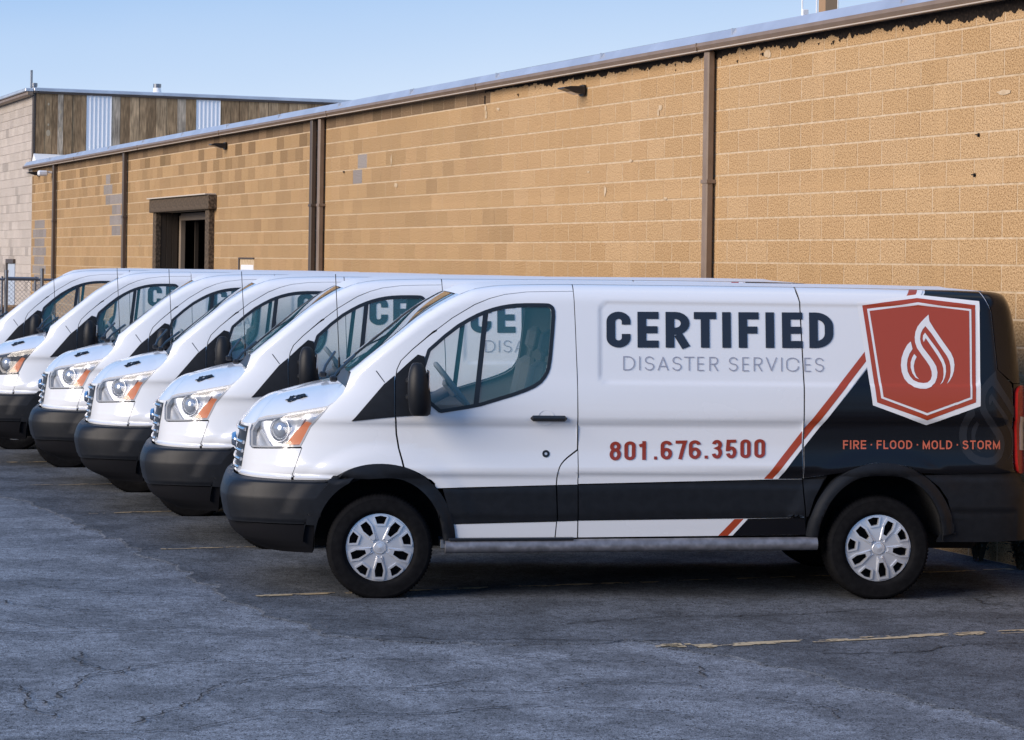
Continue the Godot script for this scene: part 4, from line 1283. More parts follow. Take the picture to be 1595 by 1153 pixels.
# ------------------------------------------------------------------ wheel: axis along z, outer face towards +z
var tyre_mesh: ArrayMesh; var hub_mesh: ArrayMesh; var rim_mesh: ArrayMesh; var cap_mesh: ArrayMesh
func make_wheel_meshes() -> void:
	var ty := MB.new()
	var R := 0.347
	var prof := pts([0.205, -0.20, 0.222, -0.215, 0.25, -0.228, 0.30, -0.230, 0.328, -0.218, 0.338, -0.205, R, -0.185, R, -0.135, R - 0.010, -0.133, R - 0.010, -0.125, R, -0.123, R + 0.001, -0.105, R - 0.010, -0.103, R - 0.010, -0.095, R + 0.001, -0.093, R, -0.055, R - 0.010, -0.053, R - 0.010, -0.045, R, -0.043, R, 0.004, 0.339, 0.020, 0.330, 0.030, 0.318, 0.037, 0.312, 0.038, 0.309, 0.0365, 0.290, 0.041, 0.262, 0.042, 0.245, 0.040, 0.242, 0.037, 0.232, 0.030, 0.222, 0.014, 0.214, 0.0, 0.205, -0.03])
	ty.lathe(prof, 180, Vector3.ZERO, func(q: Vector2, a: float) -> float:
		return -0.009 if q.x > 0.335 and fposmod(a * 90.0 / TAU + q.y * 6.0 * signf(q.y + 0.09), 1.0) < 0.25 else 0.0)
	# squashed a little where it stands
	for i in ty.p.size():
		pass
	tyre_mesh = ty.mesh()
	var rim := MB.new()
	rim.lathe(pts([0.218, 0.008, 0.205, -0.02, 0.19, -0.04, 0.0, -0.045]), 48)
	for k in 5:
		var a := TAU * k / 5 + 0.3
		rim.box(Vector3(-0.02, -0.02, -0.045), Vector3(0.02, 0.02, -0.015), 0.008, Transform3D(Basis(), Vector3(cos(a) * 0.12, sin(a) * 0.12, 0)))
	rim_mesh = rim.mesh()
	var cap := MB.new()
	cap.lathe(pts([0.043, 0.008, 0.043, 0.024, 0.039, 0.030, 0.033, 0.028, 0.029, 0.029, 0.0, 0.033]), 40)
	cap_mesh = cap.mesh()
	# hubcap: disc with ten openings, ribs standing round each
	var dome := func(r: float) -> float: return 0.026 - 0.30 * r * r - (0.006 * smoothstep(0.056, 0.050, r))
	var R1 := 0.220
	var hub := MB.new()
	var holes := []
	for k in 5:
		var a := TAU * k / 5
		var tr1 := Transform2D(a, Vector2.ZERO)          # wide openings between spokes, at -90 degrees
		var tr2 := Transform2D(a, Vector2.ZERO)
		var big := pts([-0.014, -0.096, 0.014, -0.096, 0.029, -0.150, 0.023, -0.192, -0.023, -0.192, -0.029, -0.150])
		var small := pts([-0.023, 0.154, 0.023, 0.154, 0.040, 0.199, 0.0, 0.208, -0.040, 0.199])
		var o1 := PackedVector2Array(); var o2 := PackedVector2Array()
		for q in big: o1.append(tr1 * q)
		for q in small: o2.append(tr2 * q)
		holes.append(o1); holes.append(o2)
	var circle := ell(0, 0, R1, R1, 0, 357, 119)
	var step := 0.011
	var put := func(q: Vector2, up: float) -> Array:
		var r := q.length()
		var nrm := Vector3(q.x * 0.6, q.y * 0.6, 1).normalized()
		return [Vector3(q.x, q.y, dome.call(r) + up), nrm]
	var fill := func(poly: PackedVector2Array, hs: Array, up: float, skirt: float) -> void:
		for i in range(-21, 21):
			for j in range(-21, 21):
				var c := PackedVector2Array([Vector2(i, j) * step, Vector2(i + 1, j) * step, Vector2(i + 1, j + 1) * step, Vector2(i, j + 1) * step])
				var bits := Geometry2D.intersect_polygons(c, poly)
				for h in hs:
					var nb := []
					for b in bits: nb.append_array(Geometry2D.clip_polygons(b, h))
					bits.assign(nb)
				for b in bits:
					if Geometry2D.is_polygon_clockwise(b): continue
					var id := Geometry2D.triangulate_polygon(b)
					for k in range(0, id.size(), 3):
						var A: Array = put.call(b[id[k]], up); var B: Array = put.call(b[id[k + 1]], up); var C: Array = put.call(b[id[k + 2]], up)
						hub.tri(A[0], B[0], C[0], A[1], B[1], C[1])
		var rings := [poly]; rings.append_array(hs)
		for rg in rings:
			var n: int = rg.size()
			for i in n:
				var A: Array = put.call(rg[i], up); var B: Array = put.call(rg[(i + 1) % n], up)
				var mid: Vector2 = (rg[i] + rg[(i + 1) % n]) / 2
				var dirn: Vector2 = Vector2(-(rg[(i + 1) % n] - rg[i]).y, (rg[(i + 1) % n] - rg[i]).x)
				hub.quad(A[0], B[0], B[0] - Vector3(0, 0, skirt), A[0] - Vector3(0, 0, skirt), Vector3(dirn.x, dirn.y, 0))
	fill.call(circle, holes, 0.0, 0.022)
	for k in holes.size():
		var tr := Transform2D(TAU * int(k / 2.0) / 5.0, Vector2.ZERO)
		var frame := pts([-0.010, -0.064, 0.010, -0.064, 0.041, -0.150, 0.034, -0.208, -0.034, -0.208, -0.041, -0.150]) if k % 2 == 0 else pts([-0.030, 0.142, 0.030, 0.142, 0.052, 0.200, 0.036, 0.212, 0.0, 0.2165, -0.036, 0.212, -0.052, 0.200])
		var turned := PackedVector2Array()
		for q in frame: turned.append(tr * q)
		fill.call(turned, [holes[k]], 0.011, 0.016)
		# folds running from the hub along each spoke
	for k in 10:
		var a := PI / 2 + TAU / 10 + TAU * k / 10 * 1.0
		var sd := 1.0 if k % 2 == 0 else -1.0
		var mid := PI / 2 + TAU / 10 + TAU * int(k / 2.0) / 5.0 + sd * -0.0
		var line := PackedVector3Array()
		for r in [0.056, 0.10, 0.14, 0.165]:
			var an: float = PI / 2 + TAU * int(k / 2.0) / 5.0 + sd * (0.36 + (r - 0.056) * 0.4)
			line.append(Vector3(cos(an) * r, sin(an) * r, dome.call(r) + 0.001))
		hub.tube(line, 0.0062, 6)
	hub.lathe(pts([R1, -0.002, R1 + 0.002, 0.010, R1 - 0.003, 0.0105, R1 - 0.010, 0.0135]), 90)
	hub_mesh = hub.mesh()

func make_vans() -> void:
	var proto := make_van()
	var th := TH
	# photo pixel of the front hub (x), its distance, the extra turn of each van
	var rows := [
		[591.5, 16.056, 0.2, "nearest white work van, its whole side with red shield and phone number in view"],
		[430.5, 18.71, 1.2, "white work van second from the camera, directly behind the van with the red shield"],
		[303.0, 21.03, 1.8, "white work van third from the camera, middle of the parked row"],
		[214.5, 23.12, 2.2, "white work van fourth from the camera, beside the one with smoked headlights"],
		[105.0, 25.77, 2.2, "white work van with smoked dark headlights, its nose cut by the left edge"],
		[23.5, 28.10, 2.6, "farthest white work van, only its cab seen beside the chain-link fence"]]
	for i in rows.size():
		var o: Node3D = proto
		if i > 0:
			o = proto.duplicate()
			o.name = numbered("cargo_van")
			add_child(o)
		var al := 0.0892 + deg_to_rad(rows[i][2])
		var Z: float = rows[i][1]
		var dx: float = rows[i][0] - 797.5
		var dy := (CAM_H - 0.335) / Z * FPX
		var X := (dx * cos(ROLL) + dy * sin(ROLL)) / FPX * Z
		# hub plane lies one half width from the centre line
		X += -sin(al) * 1.0
		Z += cos(al) * 1.0
		o.position = Vector3(X * sin(th) - Z * cos(th), 0, CAM_D - X * cos(th) - Z * sin(th))
		o.rotation = Vector3(0, PI / 2 - (th - al), 0.006 if i == 1 else 0.0)
		tag(o, rows[i][3], "van", "white work vans parked in a row")
		if i == 4:
			for ch in o.get_children():
				if str(ch.name).begins_with("headlight"):
					ch.material_override = M.dark_reflector
					for sub in ch.get_children():
						if not str(sub.name).begins_with("turn_signal") and not str(sub.name).begins_with("headlight_lens") and not str(sub.name).begins_with("projector_lens"): sub.material_override = M.dark_reflector
					ch.set_meta("label", "headlight with a smoked dark housing")

# ------------------------------------------------------------------ ground
func ground_sheet(called: String, poly: PackedVector2Array, y: float, m: Material, cell: float, drop: float) -> MeshInstance3D:
	var mb := MB.new()
	var st := SurfaceTool.new()
	st.begin(Mesh.PRIMITIVE_TRIANGLES)
	var lo := poly[0]; var hi := poly[0]
	for q in poly: lo = lo.min(q); hi = hi.max(q)
	var nx := ceili((hi.x - lo.x) / cell); var ny := ceili((hi.y - lo.y) / cell)
	for i in nx:
		for j in ny:
			var c := PackedVector2Array([lo + Vector2(i, j) * cell, lo + Vector2(i + 1, j) * cell, lo + Vector2(i + 1, j + 1) * cell, lo + Vector2(i, j + 1) * cell])
			for b in Geometry2D.intersect_polygons(c, poly):
				var id := Geometry2D.triangulate_polygon(b)
				for k in range(0, id.size(), 3):
					var q := [b[id[k]], b[id[k + 1]], b[id[k + 2]]]
					if (q[1] - q[0]).cross(q[2] - q[0]) < 0.0: q = [q[0], q[2], q[1]]
					for w: Vector2 in q:
						st.set_normal(Vector3.UP); st.set_uv(w); st.set_uv2(w)
						st.add_vertex(Vector3(w.x, y, w.y))
	if drop > 0.0:
		for i in poly.size():
			var a := poly[i]; var b := poly[(i + 1) % poly.size()]
			var d := (b - a).normalized(); var o := Vector2(d.y, -d.x)
			if Geometry2D.is_polygon_clockwise(poly): o = -o
			var q := [[a, y, a], [b, y, b], [b + o * drop, 0.001, b], [a + o * drop, 0.001, a]]
			for k in [0, 1, 2, 0, 2, 3]:
				st.set_normal(Vector3(o.x * 0.5, 0.85, o.y * 0.5).normalized()); st.set_uv(q[k][0]); st.set_uv2(q[k][0])
				st.add_vertex(Vector3(q[k][0].x, q[k][1], q[k][0].y))
	var o := MeshInstance3D.new()
	o.name = called
	o.mesh = st.commit()
	o.material_override = m
	add_child(o, true)
	return o

func make_ground() -> void:
	var g := ground_sheet("ground", pts([-450, -350, 350, -350, 350, 350, -450, 350]), 0.0, M.old_asphalt, 100.0, 0.0)
	tag(g, "old light grey asphalt of the car park with fine cracks", "", "", "structure")
	var f := FastNoiseLite.new(); f.seed = 3; f.frequency = 1.1; f.fractal_octaves = 5
	var edge := densify(pts([-75, 6.30, -23, 6.25, -20.9, 6.13, -19.2, 6.02, -15.2, 6.04, -14.4, 6.0, -13.9, 5.85, -13.35, 5.35, -13.18, 4.75, -13.2, 4.2, -12.85, 4.08, -12.35, 3.97, -11.86, 3.84, -11.1, 3.69, -10.1, 3.56, -6.0, 3.3, 2.0, 3.0, 20, 3.0]), 0.05, false)
	var rag := PackedVector2Array()
	for q in edge: rag.append(q + Vector2(f.get_noise_2d(q.x * 1.5, q.y * 1.5), f.get_noise_2d(q.x * 1.5 + 90, q.y * 1.5)) * 0.15)
	var line := rag.duplicate()
	rag.append_array(pts([20, -0.3, -75, -0.3]))
	var n := ground_sheet("parking_pavement", rag, 0.006, M.new_asphalt, 4.0, 0.02)
	tag(n, "newer dark asphalt of the parking stalls along the brick wall", "", "", "structure")
	# loose grit along the broken seam
	var pm := MB.new()
	var dirs := [Vector3(1, 0, 0), Vector3(0, 0, 1), Vector3(-1, 0, 0), Vector3(0, 0, -1)]
	for k in 4:
		var a: Vector3 = dirs[k]; var b: Vector3 = dirs[(k + 1) % 4]
		pm.flat(a, b, Vector3(0.2, 0.8, 0.1), a + b + Vector3.UP)
		pm.flat(a, b, Vector3(0, -0.4, 0), a + b - Vector3.UP)
	var grit: Array[Transform3D] = []
	for i in 2600:
		var p: Vector2
		if i < 1700:
			p = line[rng.randi_range(int(line.size() * 0.45), int(line.size() * 0.90))] + Vector2(rng.randfn(0, 0.12), rng.randfn(0, 0.10))
		else: p = Vector2(rng.randf_range(-24, -9), rng.randf_range(2.8, 9.0))
		var s := 0.0022 + 0.0065 * pow(rng.randf(), 3.0)
		grit.append(Transform3D(Basis(Vector3.UP, rng.randf() * TAU).scaled(Vector3(s, s * 0.7, s)), Vector3(p.x, 0.011 + s * 0.2, p.y)))
	var mm := MultiMesh.new()
	mm.transform_format = MultiMesh.TRANSFORM_3D
	mm.mesh = pm.mesh()
	mm.instance_count = grit.size()
	for i in grit.size(): mm.set_instance_transform(i, grit[i])
	var mi := MultiMeshInstance3D.new()
	mi.name = "grit"; mi.multimesh = mm
	mi.material_override = mat("grit_stone", lin(0.10, 0.10, 0.11), 0.9)
	add_child(mi, true)
	tag(mi, "loose dark grit scattered along the broken asphalt seam", "grit", "", "stuff")
	# worn stall lines
	var wn := FastNoiseLite.new(); wn.seed = 12; wn.frequency = 3.0; wn.fractal_octaves = 4
	for k in 7:
		var x := -12.85 - 2.715 * k
		var mb := MB.new()
		var z := 0.15
		while z < 5.85:
			if k == 0 and z > 4.0: break
			for c in (9 if k == 0 else 6):
				var xx := x - (0.056 if k == 0 else 0.037) + c * 0.0125
				var wear: float = wn.get_noise_2d(xx * 3.0, z) + 0.16 * wn.get_noise_2d(xx * 40.0, z * 30.0)
				var keep := 0.02 if k == 0 and z > 2.2 else 0.05
				if k == 0 and z > 2.9: keep = 0.05 if z < 3.3 else -0.02
				if k >= 2: keep = 0.12
				if k == 1 and z > 4.9: keep = -0.08
				if wear > keep:
					mb.quad(Vector3(xx, 0.0105, z), Vector3(xx + 0.0125, 0.0105, z), Vector3(xx + 0.0125, 0.0105, z + 0.02), Vector3(xx, 0.0105, z + 0.02), Vector3.UP)
			z += 0.02
		if k == 0:
			for i in 14:
				var p := Vector2(-12.9 + rng.randfn(0, 0.04), 4.08 + rng.randfn(0, 0.10))
				var w := rng.randf_range(0.015, 0.04)
				mb.quad(Vector3(p.x - w, 0.0105, p.y - w), Vector3(p.x + w, 0.0105, p.y - w * 0.6), Vector3(p.x + w * 0.8, 0.0105, p.y + w), Vector3(p.x - w * 0.7, 0.0105, p.y + w * 0.8), Vector3.UP)
		var st := obj("stall_line", mb.mesh(), M.worn_paint, self)
		tag(st, "", "", "", "structure")
	# cracks
	var cracks := [
		[-15.9, 7.6, -15.3, 7.2, -15.0, 6.7, -14.9, 6.2], [-13.1, 6.9, -12.9, 6.4, -13.0, 5.9, -12.7, 5.5], [-12.2, 6.6, -12.0, 6.0, -12.15, 5.5], [-14.9, 7.6, -14.6, 7.4, -14.4, 7.0, -14.35, 6.5],
		[-11.6, 6.9, -11.3, 6.3, -11.35, 5.6, -11.0, 5.0], [-12.4, 3.4, -12.3, 2.9, -12.5, 2.4, -12.35, 1.8], [-11.3, 7.9, -11.2, 7.4, -11.45, 7.0], [-11.2, 4.4, -10.9, 4.2, -10.6, 4.3], [-17.4, 7.9, -16.9, 7.4, -16.4, 7.1, -15.9, 6.6],
		[-16.8, 7.32, -16.66, 6.8, -16.58, 6.49], [-14.42, 7.71, -14.33, 7.3, -14.28, 6.95, -14.10, 6.57, -13.9, 6.2],
		[-12.05, 7.9, -12.37, 7.73, -12.72, 7.57, -13.01, 7.27, -13.2, 6.7], [-14.565, 1.38, -14.66, 1.2, -14.726, 1.083, -14.5, 1.05, -14.27, 1.14, -14.2, 1.32, -14.0, 1.36, -13.8, 1.2],
		[-13.9, 5.9, -13.5, 5.3, -13.35, 4.8, -13.05, 4.0], [-12.9, 5.2, -12.6, 5.0, -12.45, 4.6, -12.2, 4.3, -11.9, 4.4], [-11.4, 7.6, -11.9, 7.2, -12.4, 6.9, -12.6, 6.3],
		[-12.6, 7.9, -12.0, 8.0, -11.7, 7.9], [-13.9, 4.4, -14.0, 3.6, -13.85, 2.9, -13.95, 2.2], [-11.9, 6.1, -11.7, 5.5, -11.9, 5.0, -11.6, 4.5], [-13.6, 7.4, -13.2, 7.5, -12.8, 7.3]]
	for c in cracks:
		var p := densify(pts(c), 0.03, false)
		var mb := MB.new()
		var jit := PackedVector2Array()
		for q in p: jit.append(q + Vector2(f.get_noise_2d(q.x * 5, q.y * 5), f.get_noise_2d(q.x * 5 + 40, q.y * 5)) * 0.07)
		for i in jit.size() - 1:
			var w0 := 0.003 + 0.010 * absf(f.get_noise_2d(i * 0.9, c[0] * 10.0)); var w1 := 0.003 + 0.010 * absf(f.get_noise_2d((i + 1) * 0.9, c[0] * 10.0))
			var d := (jit[i + 1] - jit[i]).normalized(); var o := Vector2(-d.y, d.x)
			var y := 0.0105
			mb.quad(Vector3(jit[i].x + o.x * w0, y, jit[i].y + o.y * w0), Vector3(jit[i].x - o.x * w0, y, jit[i].y - o.y * w0), Vector3(jit[i + 1].x - o.x * w1, y, jit[i + 1].y - o.y * w1), Vector3(jit[i + 1].x + o.x * w1, y, jit[i + 1].y + o.y * w1), Vector3.UP)
		tag(obj("pavement_crack", mb.mesh(), M.crack, self), "", "", "", "structure")

func make_hills() -> void:
	var f := FastNoiseLite.new(); f.seed = 17; f.frequency = 0.006; f.fractal_octaves = 5
	var mb := MB.new()
	var rows := []
	for j in 7:
		var row := PackedVector3Array()
		for i in 121:
			var a := deg_to_rad(lerpf(-70.0, 130.0, i / 120.0))   # from beyond the street on the right round to the left
			var r := 260.0 + 34.0 * j
			var x := sin(a) * r; var z := cos(a) * r
			var top := 30.0 + 26.0 * f.get_noise_2d(a * 200.0, 5.0) + 10.0 * f.get_noise_2d(a * 900.0, 50.0)
			row.append(Vector3(x, -2.0 + top * smoothstep(0.0, 1.0, j / 6.0) * (1.0 + 0.2 * f.get_noise_2d(x, z)), z))
		rows.append(row)
	var o := obj("hills", grid_mesh(rows).mesh(), mat("hill_brush", lin(0.085, 0.070, 0.045), 0.95, 0.0, 0.2), self)
	tag(o, "", "", "", "structure")

# ------------------------------------------------------------------ long block building; the wall's face is z = 0
const BW := 0.4064
const BH := 0.2032
const WL := -56.65
const WR := -7.0
const DOOR_L := -43.72
const DOOR_R := -40.05
const DOOR_T := 3.04

func block_shape(mb: MB, x0: float, x1: float, y0: float, y1: float, proud: float, jx := 0.0, jy := 0.0) -> void:
	var b := 0.0035
	var z0 := -0.008
	var P := [Vector3(x0, y0, z0), Vector3(x1, y0, z0), Vector3(x1, y1, z0), Vector3(x0, y1, z0)]
	var Q := [Vector3(x0 + b, y0 + b, proud + jx), Vector3(x1 - b, y0 + b, proud - jx), Vector3(x1 - b, y1 - b, proud - jx + jy), Vector3(x0 + b, y1 - b, proud + jx + jy)]
	mb.quad(Q[0], Q[1], Q[2], Q[3], Vector3(0, 0, 1))
	var outs := [Vector3(0, -1, 0.6), Vector3(1, 0, 0.6), Vector3(0, 1, 0.6), Vector3(-1, 0, 0.6)]
	for k in 4: mb.quad(P[k], P[(k + 1) % 4], Q[(k + 1) % 4], Q[k], outs[k])

func make_building() -> void:
	var bld := thing("block_warehouse", "long low warehouse of tan split-face concrete blocks behind the vans", "building")
	# mortar bed with the doorway left open, walls with thickness, roof and dark inside
	var mo := MB.new()
	var zf := -0.0015
	for r in [[WL, DOOR_L, 0.0, 4.30], [DOOR_R, WR, 0.0, 4.30], [DOOR_L, DOOR_R, DOOR_T, 4.30]]:
		mo.box(Vector3(r[0], r[2], -0.22), Vector3(r[1], r[3], zf))
	obj("mortar", mo.mesh(), M.mortar, bld)
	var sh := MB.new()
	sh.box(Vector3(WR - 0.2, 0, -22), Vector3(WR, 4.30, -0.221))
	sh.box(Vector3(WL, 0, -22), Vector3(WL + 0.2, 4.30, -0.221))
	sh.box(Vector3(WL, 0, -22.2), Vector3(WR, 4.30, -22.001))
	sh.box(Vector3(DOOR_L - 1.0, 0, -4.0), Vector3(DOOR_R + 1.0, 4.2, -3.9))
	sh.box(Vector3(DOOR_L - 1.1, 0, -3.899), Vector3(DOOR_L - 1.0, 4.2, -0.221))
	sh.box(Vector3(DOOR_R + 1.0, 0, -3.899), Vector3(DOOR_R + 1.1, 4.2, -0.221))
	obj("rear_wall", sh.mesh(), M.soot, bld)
	var ro := MB.new()
	var eave := 4.392
	ro.quad(Vector3(WL, 4.31, 0.08), Vector3(WR, 4.31, 0.08), Vector3(WR, 4.31, -22.2), Vector3(WL, 4.31, -22.2), Vector3.DOWN)
	ro.quad(Vector3(WL, eave, 0.07), Vector3(WR, eave, 0.07), Vector3(WR, 4.7, -22.2), Vector3(WL, 4.7, -22.2), Vector3.UP)
	obj("roof", ro.mesh(), M.roof_metal, bld)
	# metal roof edge in lengths, standing ribs showing as small steps
	var x := WL - 0.35
	var k := 0
	while x < WR:
		var e := minf(x + 3.05, WR)
		var mb := MB.new()
		var dy := rng.randf_range(-0.004, 0.004)
		mb.quad(Vector3(x, 4.302, 0.135), Vector3(e, 4.302, 0.135), Vector3(e, eave + dy, 0.075), Vector3(x, eave + dy, 0.075), Vector3(0, 0.3, 1))
		mb.quad(Vector3(x, eave + dy, 0.075), Vector3(e, eave + dy, 0.075), Vector3(e, eave + dy + 0.01, -0.2), Vector3(x, eave + dy + 0.01, -0.2), Vector3.UP)
		mb.box(Vector3(e - 0.02, 4.302, 0.075), Vector3(e - 0.004, eave - 0.004, 0.12))
		obj("roof_edge", mb.mesh(), M.roof_metal, bld)
		x = e; k += 1
	var gu := MB.new()   # gutter: fascia, lip and underside
	x = WL - 0.45
	while x < WR:
		var e := minf(x + 6.0, WR)
		gu.quad(Vector3(x, 4.232, 0.120), Vector3(e, 4.232, 0.120), Vector3(e, 4.268, 0.150), Vector3(x, 4.268, 0.150), Vector3(0, -0.5, 1))
		gu.quad(Vector3(x, 4.268, 0.150), Vector3(e, 4.268, 0.150), Vector3(e, 4.300, 0.142), Vector3(x, 4.300, 0.142), Vector3(0, 0.3, 1))
		gu.quad(Vector3(x, 4.232, 0.120), Vector3(e, 4.232, 0.120), Vector3(e, 4.232, 0.008), Vector3(x, 4.232, 0.008), Vector3.DOWN)
		gu.box(Vector3(e - 0.012, 4.229, 0.10), Vector3(e, 4.303, 0.153))
		x = e
	gu.quad(Vector3(WL - 0.45, 4.232, 0.008), Vector3(WL - 0.45, 4.232, 0.12), Vector3(WL - 0.45, 4.30, 0.142), Vector3(WL - 0.45, 4.30, 0.008), Vector3.LEFT)
	obj("gutter", gu.mesh(), M.brown_metal, bld)
	var lip := MB.new()
	lip.box(Vector3(WL - 0.46, 4.222, 0.104), Vector3(WR, 4.233, 0.134), 0.002)
	obj("gutter_lip", lip.mesh(), M.lip_metal, bld)
	for xd in [[-20.99, 1], [-33.60, 1], [-33.99, 0], [-46.53, 0], [-53.63, 0]]:
		var d := MB.new()
		d.box(Vector3(xd[0] - 0.052, 0.15, 0.025), Vector3(xd[0] + 0.052, 4.222, 0.098), 0.012)
		for y in [0.9, 2.98]:
			d.box(Vector3(xd[0] - 0.066, y, 0.004), Vector3(xd[0] + 0.066, y + 0.035, 0.104), 0.003)
		obj("downspout", d.mesh(), M.brown_metal if xd[1] else M.dark_brown_metal, bld)
	# blocks
	var bn := FastNoiseLite.new(); bn.seed = 77; bn.frequency = 0.35; bn.fractal_octaves = 4
	var shapes: Array[ArrayMesh] = []
	for i in 6:
		var mb := MB.new()
		block_shape(mb, -BW / 2 + 0.0055, BW / 2 - 0.0055, 0.0055, BH - 0.0055, rng.randf_range(0.0006, 0.003), rng.randf_range(-0.001, 0.001), rng.randf_range(-0.001, 0.001))
		shapes.append(mb.mesh())
	var field := MB.new()
	var singles := 0
	for row in 21:
		var y0 := 0.003 + row * BH
		var phase := -20.681 + (0.0 if row % 2 == 1 else BW / 2)
		var i0 := floori((WL - phase) / BW)
		var i1 := ceili((WR - phase) / BW)
		for i in range(i0, i1):
			var a := maxf(phase + i * BW, WL); var b := minf(phase + (i + 1) * BW, WR)
			if b - a < 0.03: continue
			var c := (a + b) / 2; var yc := y0 + BH / 2
			var bits := [[a, b]]
			if yc < DOOR_T and b > DOOR_L - 0.02 and a < DOOR_R + 0.02:
				bits = []
				if a < DOOR_L - 0.06: bits.append([a, DOOR_L])
				if b > DOOR_R + 0.06: bits.append([DOOR_R, b])
			if yc < 2.235 and yc > 1.6 and b > -38.20 and a < -37.32:
				bits = []
				if a < -38.26: bits.append([a, -38.20])
				if b > -37.26: bits.append([-37.32, b])
			var rough := bn.get_noise_2d(c, yc * 3.0)
			if row >= 10 and singles < 300 and a > -26.40 and b < -15.15 and bits.size():
				singles += 1
				var t := rng.randi_range(0, 7)
				if rough > 0.25: t = [5, 3, 7][rng.randi_range(0, 2)]
				if row == 10 and rng.randf() < 0.5: t = 5
				obj("block", shapes[rng.randi_range(0, 5)], M["block_%d" % t], bld, Vector3(c, y0, 0))
				continue
			for q in bits:
				var v := rng.randf_range(0.92, 1.06) * (1.0 - 0.22 * maxf(0.0, rough))
				var col := Color(0.54 * v, 0.357 * v, 0.183 * v)
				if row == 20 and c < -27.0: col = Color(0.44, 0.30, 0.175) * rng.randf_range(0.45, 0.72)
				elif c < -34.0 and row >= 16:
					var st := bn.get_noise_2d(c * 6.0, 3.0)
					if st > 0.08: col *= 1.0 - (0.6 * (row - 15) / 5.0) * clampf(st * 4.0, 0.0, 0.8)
				if rng.randf() < 0.02: col *= 0.84
				var grey := (row == 16 or row == 17) and c > -32.33 and c < -31.66
				if row == 17 and c < -32.2: grey = false
				if c > -48.62 and c < -47.95 and (row >= 16 and row <= 18): grey = true
				if c > -47.95 and c < -46.95 and (row >= 13 and row <= 16): grey = true
				if c > -56.3 and c < -54.9 and row < 15 and (row < 14 or c < -55.0): grey = true
				if grey: col = Color(0.36, 0.325, 0.30) * rng.randf_range(0.9, 1.1)
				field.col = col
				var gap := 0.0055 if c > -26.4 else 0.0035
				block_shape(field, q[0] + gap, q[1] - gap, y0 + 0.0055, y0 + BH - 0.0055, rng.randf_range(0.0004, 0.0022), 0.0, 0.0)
	var fo := obj("block_courses", field.mesh(), M.block_field, bld)
	fo.set_meta("kind", "stuff")
	# ragged black tar line under the gutter
	var tn := FastNoiseLite.new(); tn.seed = 5; tn.frequency = 2.6; tn.fractal_octaves = 5
	var tar := MB.new()
	x = -27.15
	var col_w := 0.012
	while x < WR:
		var deep := []
		for e in [x, x + col_w]:
			var d: float = 0.055 + 0.070 * tn.get_noise_2d(e, 0.0) + 0.026 * tn.get_noise_2d(e * 5.0, 7.0) + 0.012 * tn.get_noise_2d(e * 22.0, 3.0)
			d *= clampf((e + 27.2) / 2.0, 0.45, 1.0)
			if e > -18.8: d += 0.020 * clampf((e + 18.8) * 2.0, 0.0, 1.0)
			if e > -17.2 and e < -13.6: d += 0.022 * clampf((e + 17.2) * 2.0, 0.0, 1.0)
			deep.append(maxf(d, 0.0))
		if deep[0] + deep[1] > 0.006:
			var p0 := Vector3(x, 4.233, 0.006); var p1 := Vector3(x + col_w, 4.233, 0.006)
			var q0 := Vector3(x, 4.232 - deep[0], 0.0072); var q1 := Vector3(x + col_w, 4.232 - deep[1], 0.0072)
			tar.quad(p0, p1, q1, q0, Vector3(0, 0, 1))
			tar.quad(q0, q1, q1 + Vector3(0, 0.003, -0.008), q0 + Vector3(0, 0.003, -0.008), Vector3.DOWN)
		x += col_w
	for drip in 60:   # drips and crumbs of it lower down
		var cx := rng.randf_range(-26.5, -9.0); var cy := 4.15 + rng.randf_range(-0.05, 0.05)
		var w := rng.randf_range(0.006, 0.022)
		tar.flat(Vector3(cx - w, cy, 0.0055), Vector3(cx + w, cy + w * 0.5, 0.0055), Vector3(cx + w * 0.3, cy - w * rng.randf_range(0.5, 1.8), 0.0055), Vector3(0, 0, 1))
	tar.box(Vector3(-27.17, 4.07, -0.004), Vector3(-27.135, 4.17, 0.007))
	obj("tar_line", tar.mesh(), M.tar, bld)
	# splashes of pale filler on the wall
	for b in [[-27.12, 4.02, 0.035, 0.04], [-27.10, 3.94, 0.04, 0.05], [-26.7, 3.99, 0.06, 0.02], [-22.2, 3.76, 0.05, 0.03], [-22.25, 3.72, 0.03, 0.04], [-23.55, 2.97, 0.035, 0.07], [-22.9, 3.26, 0.04, 0.02], [-30.6, 3.53, 0.03, 0.09], [-30.4, 3.2, 0.08, 0.04], [-22.05, 2.86, 0.05, 0.02], [-24.0, 3.18, 0.04, 0.015], [-19.9, 4.12, 0.07, 0.05], [-16.0, 3.54, 0.10, 0.02], [-45.4, 2.47, 0.02, 0.06]]:
		var mb := MB.new()
		var ring := []
		for q in 11: ring.append(Vector3(cos(TAU * q / 11) * b[2] * rng.randf_range(0.6, 1.15), sin(TAU * q / 11) * b[3] * rng.randf_range(0.6, 1.15), 0))
		for q in 11: mb.flat(Vector3(0, 0, 0.003), ring[q], ring[(q + 1) % 11], Vector3(0, 0, 1))
		obj("filler_patch", mb.mesh(), M.mortar, bld, Vector3(b[0], b[1], 0.008))
	for b in [[-20.0, 4.125], [-16.35, 3.235], [-16.4, 2.93], [-32.66, 3.44]]:
		var mb := MB.new()
		mb.box(Vector3(-0.022, -0.004, 0), Vector3(0.022, 0.005, 0.02), 0.003)
		mb.box(Vector3(0.008, -0.018, 0), Vector3(0.017, 0.012, 0.016), 0.002)
		obj("wall_bracket", mb.mesh(), M.soot, bld, Vector3(b[0], b[1], 0.004))
	# doorway with timber surround
	var door := obj("doorway", box_mesh(Vector3(DOOR_L - 0.30, 3.035, -0.004), Vector3(DOOR_R + 0.36, 3.275, 0.15), 0.012), M.weathered_timber, bld)
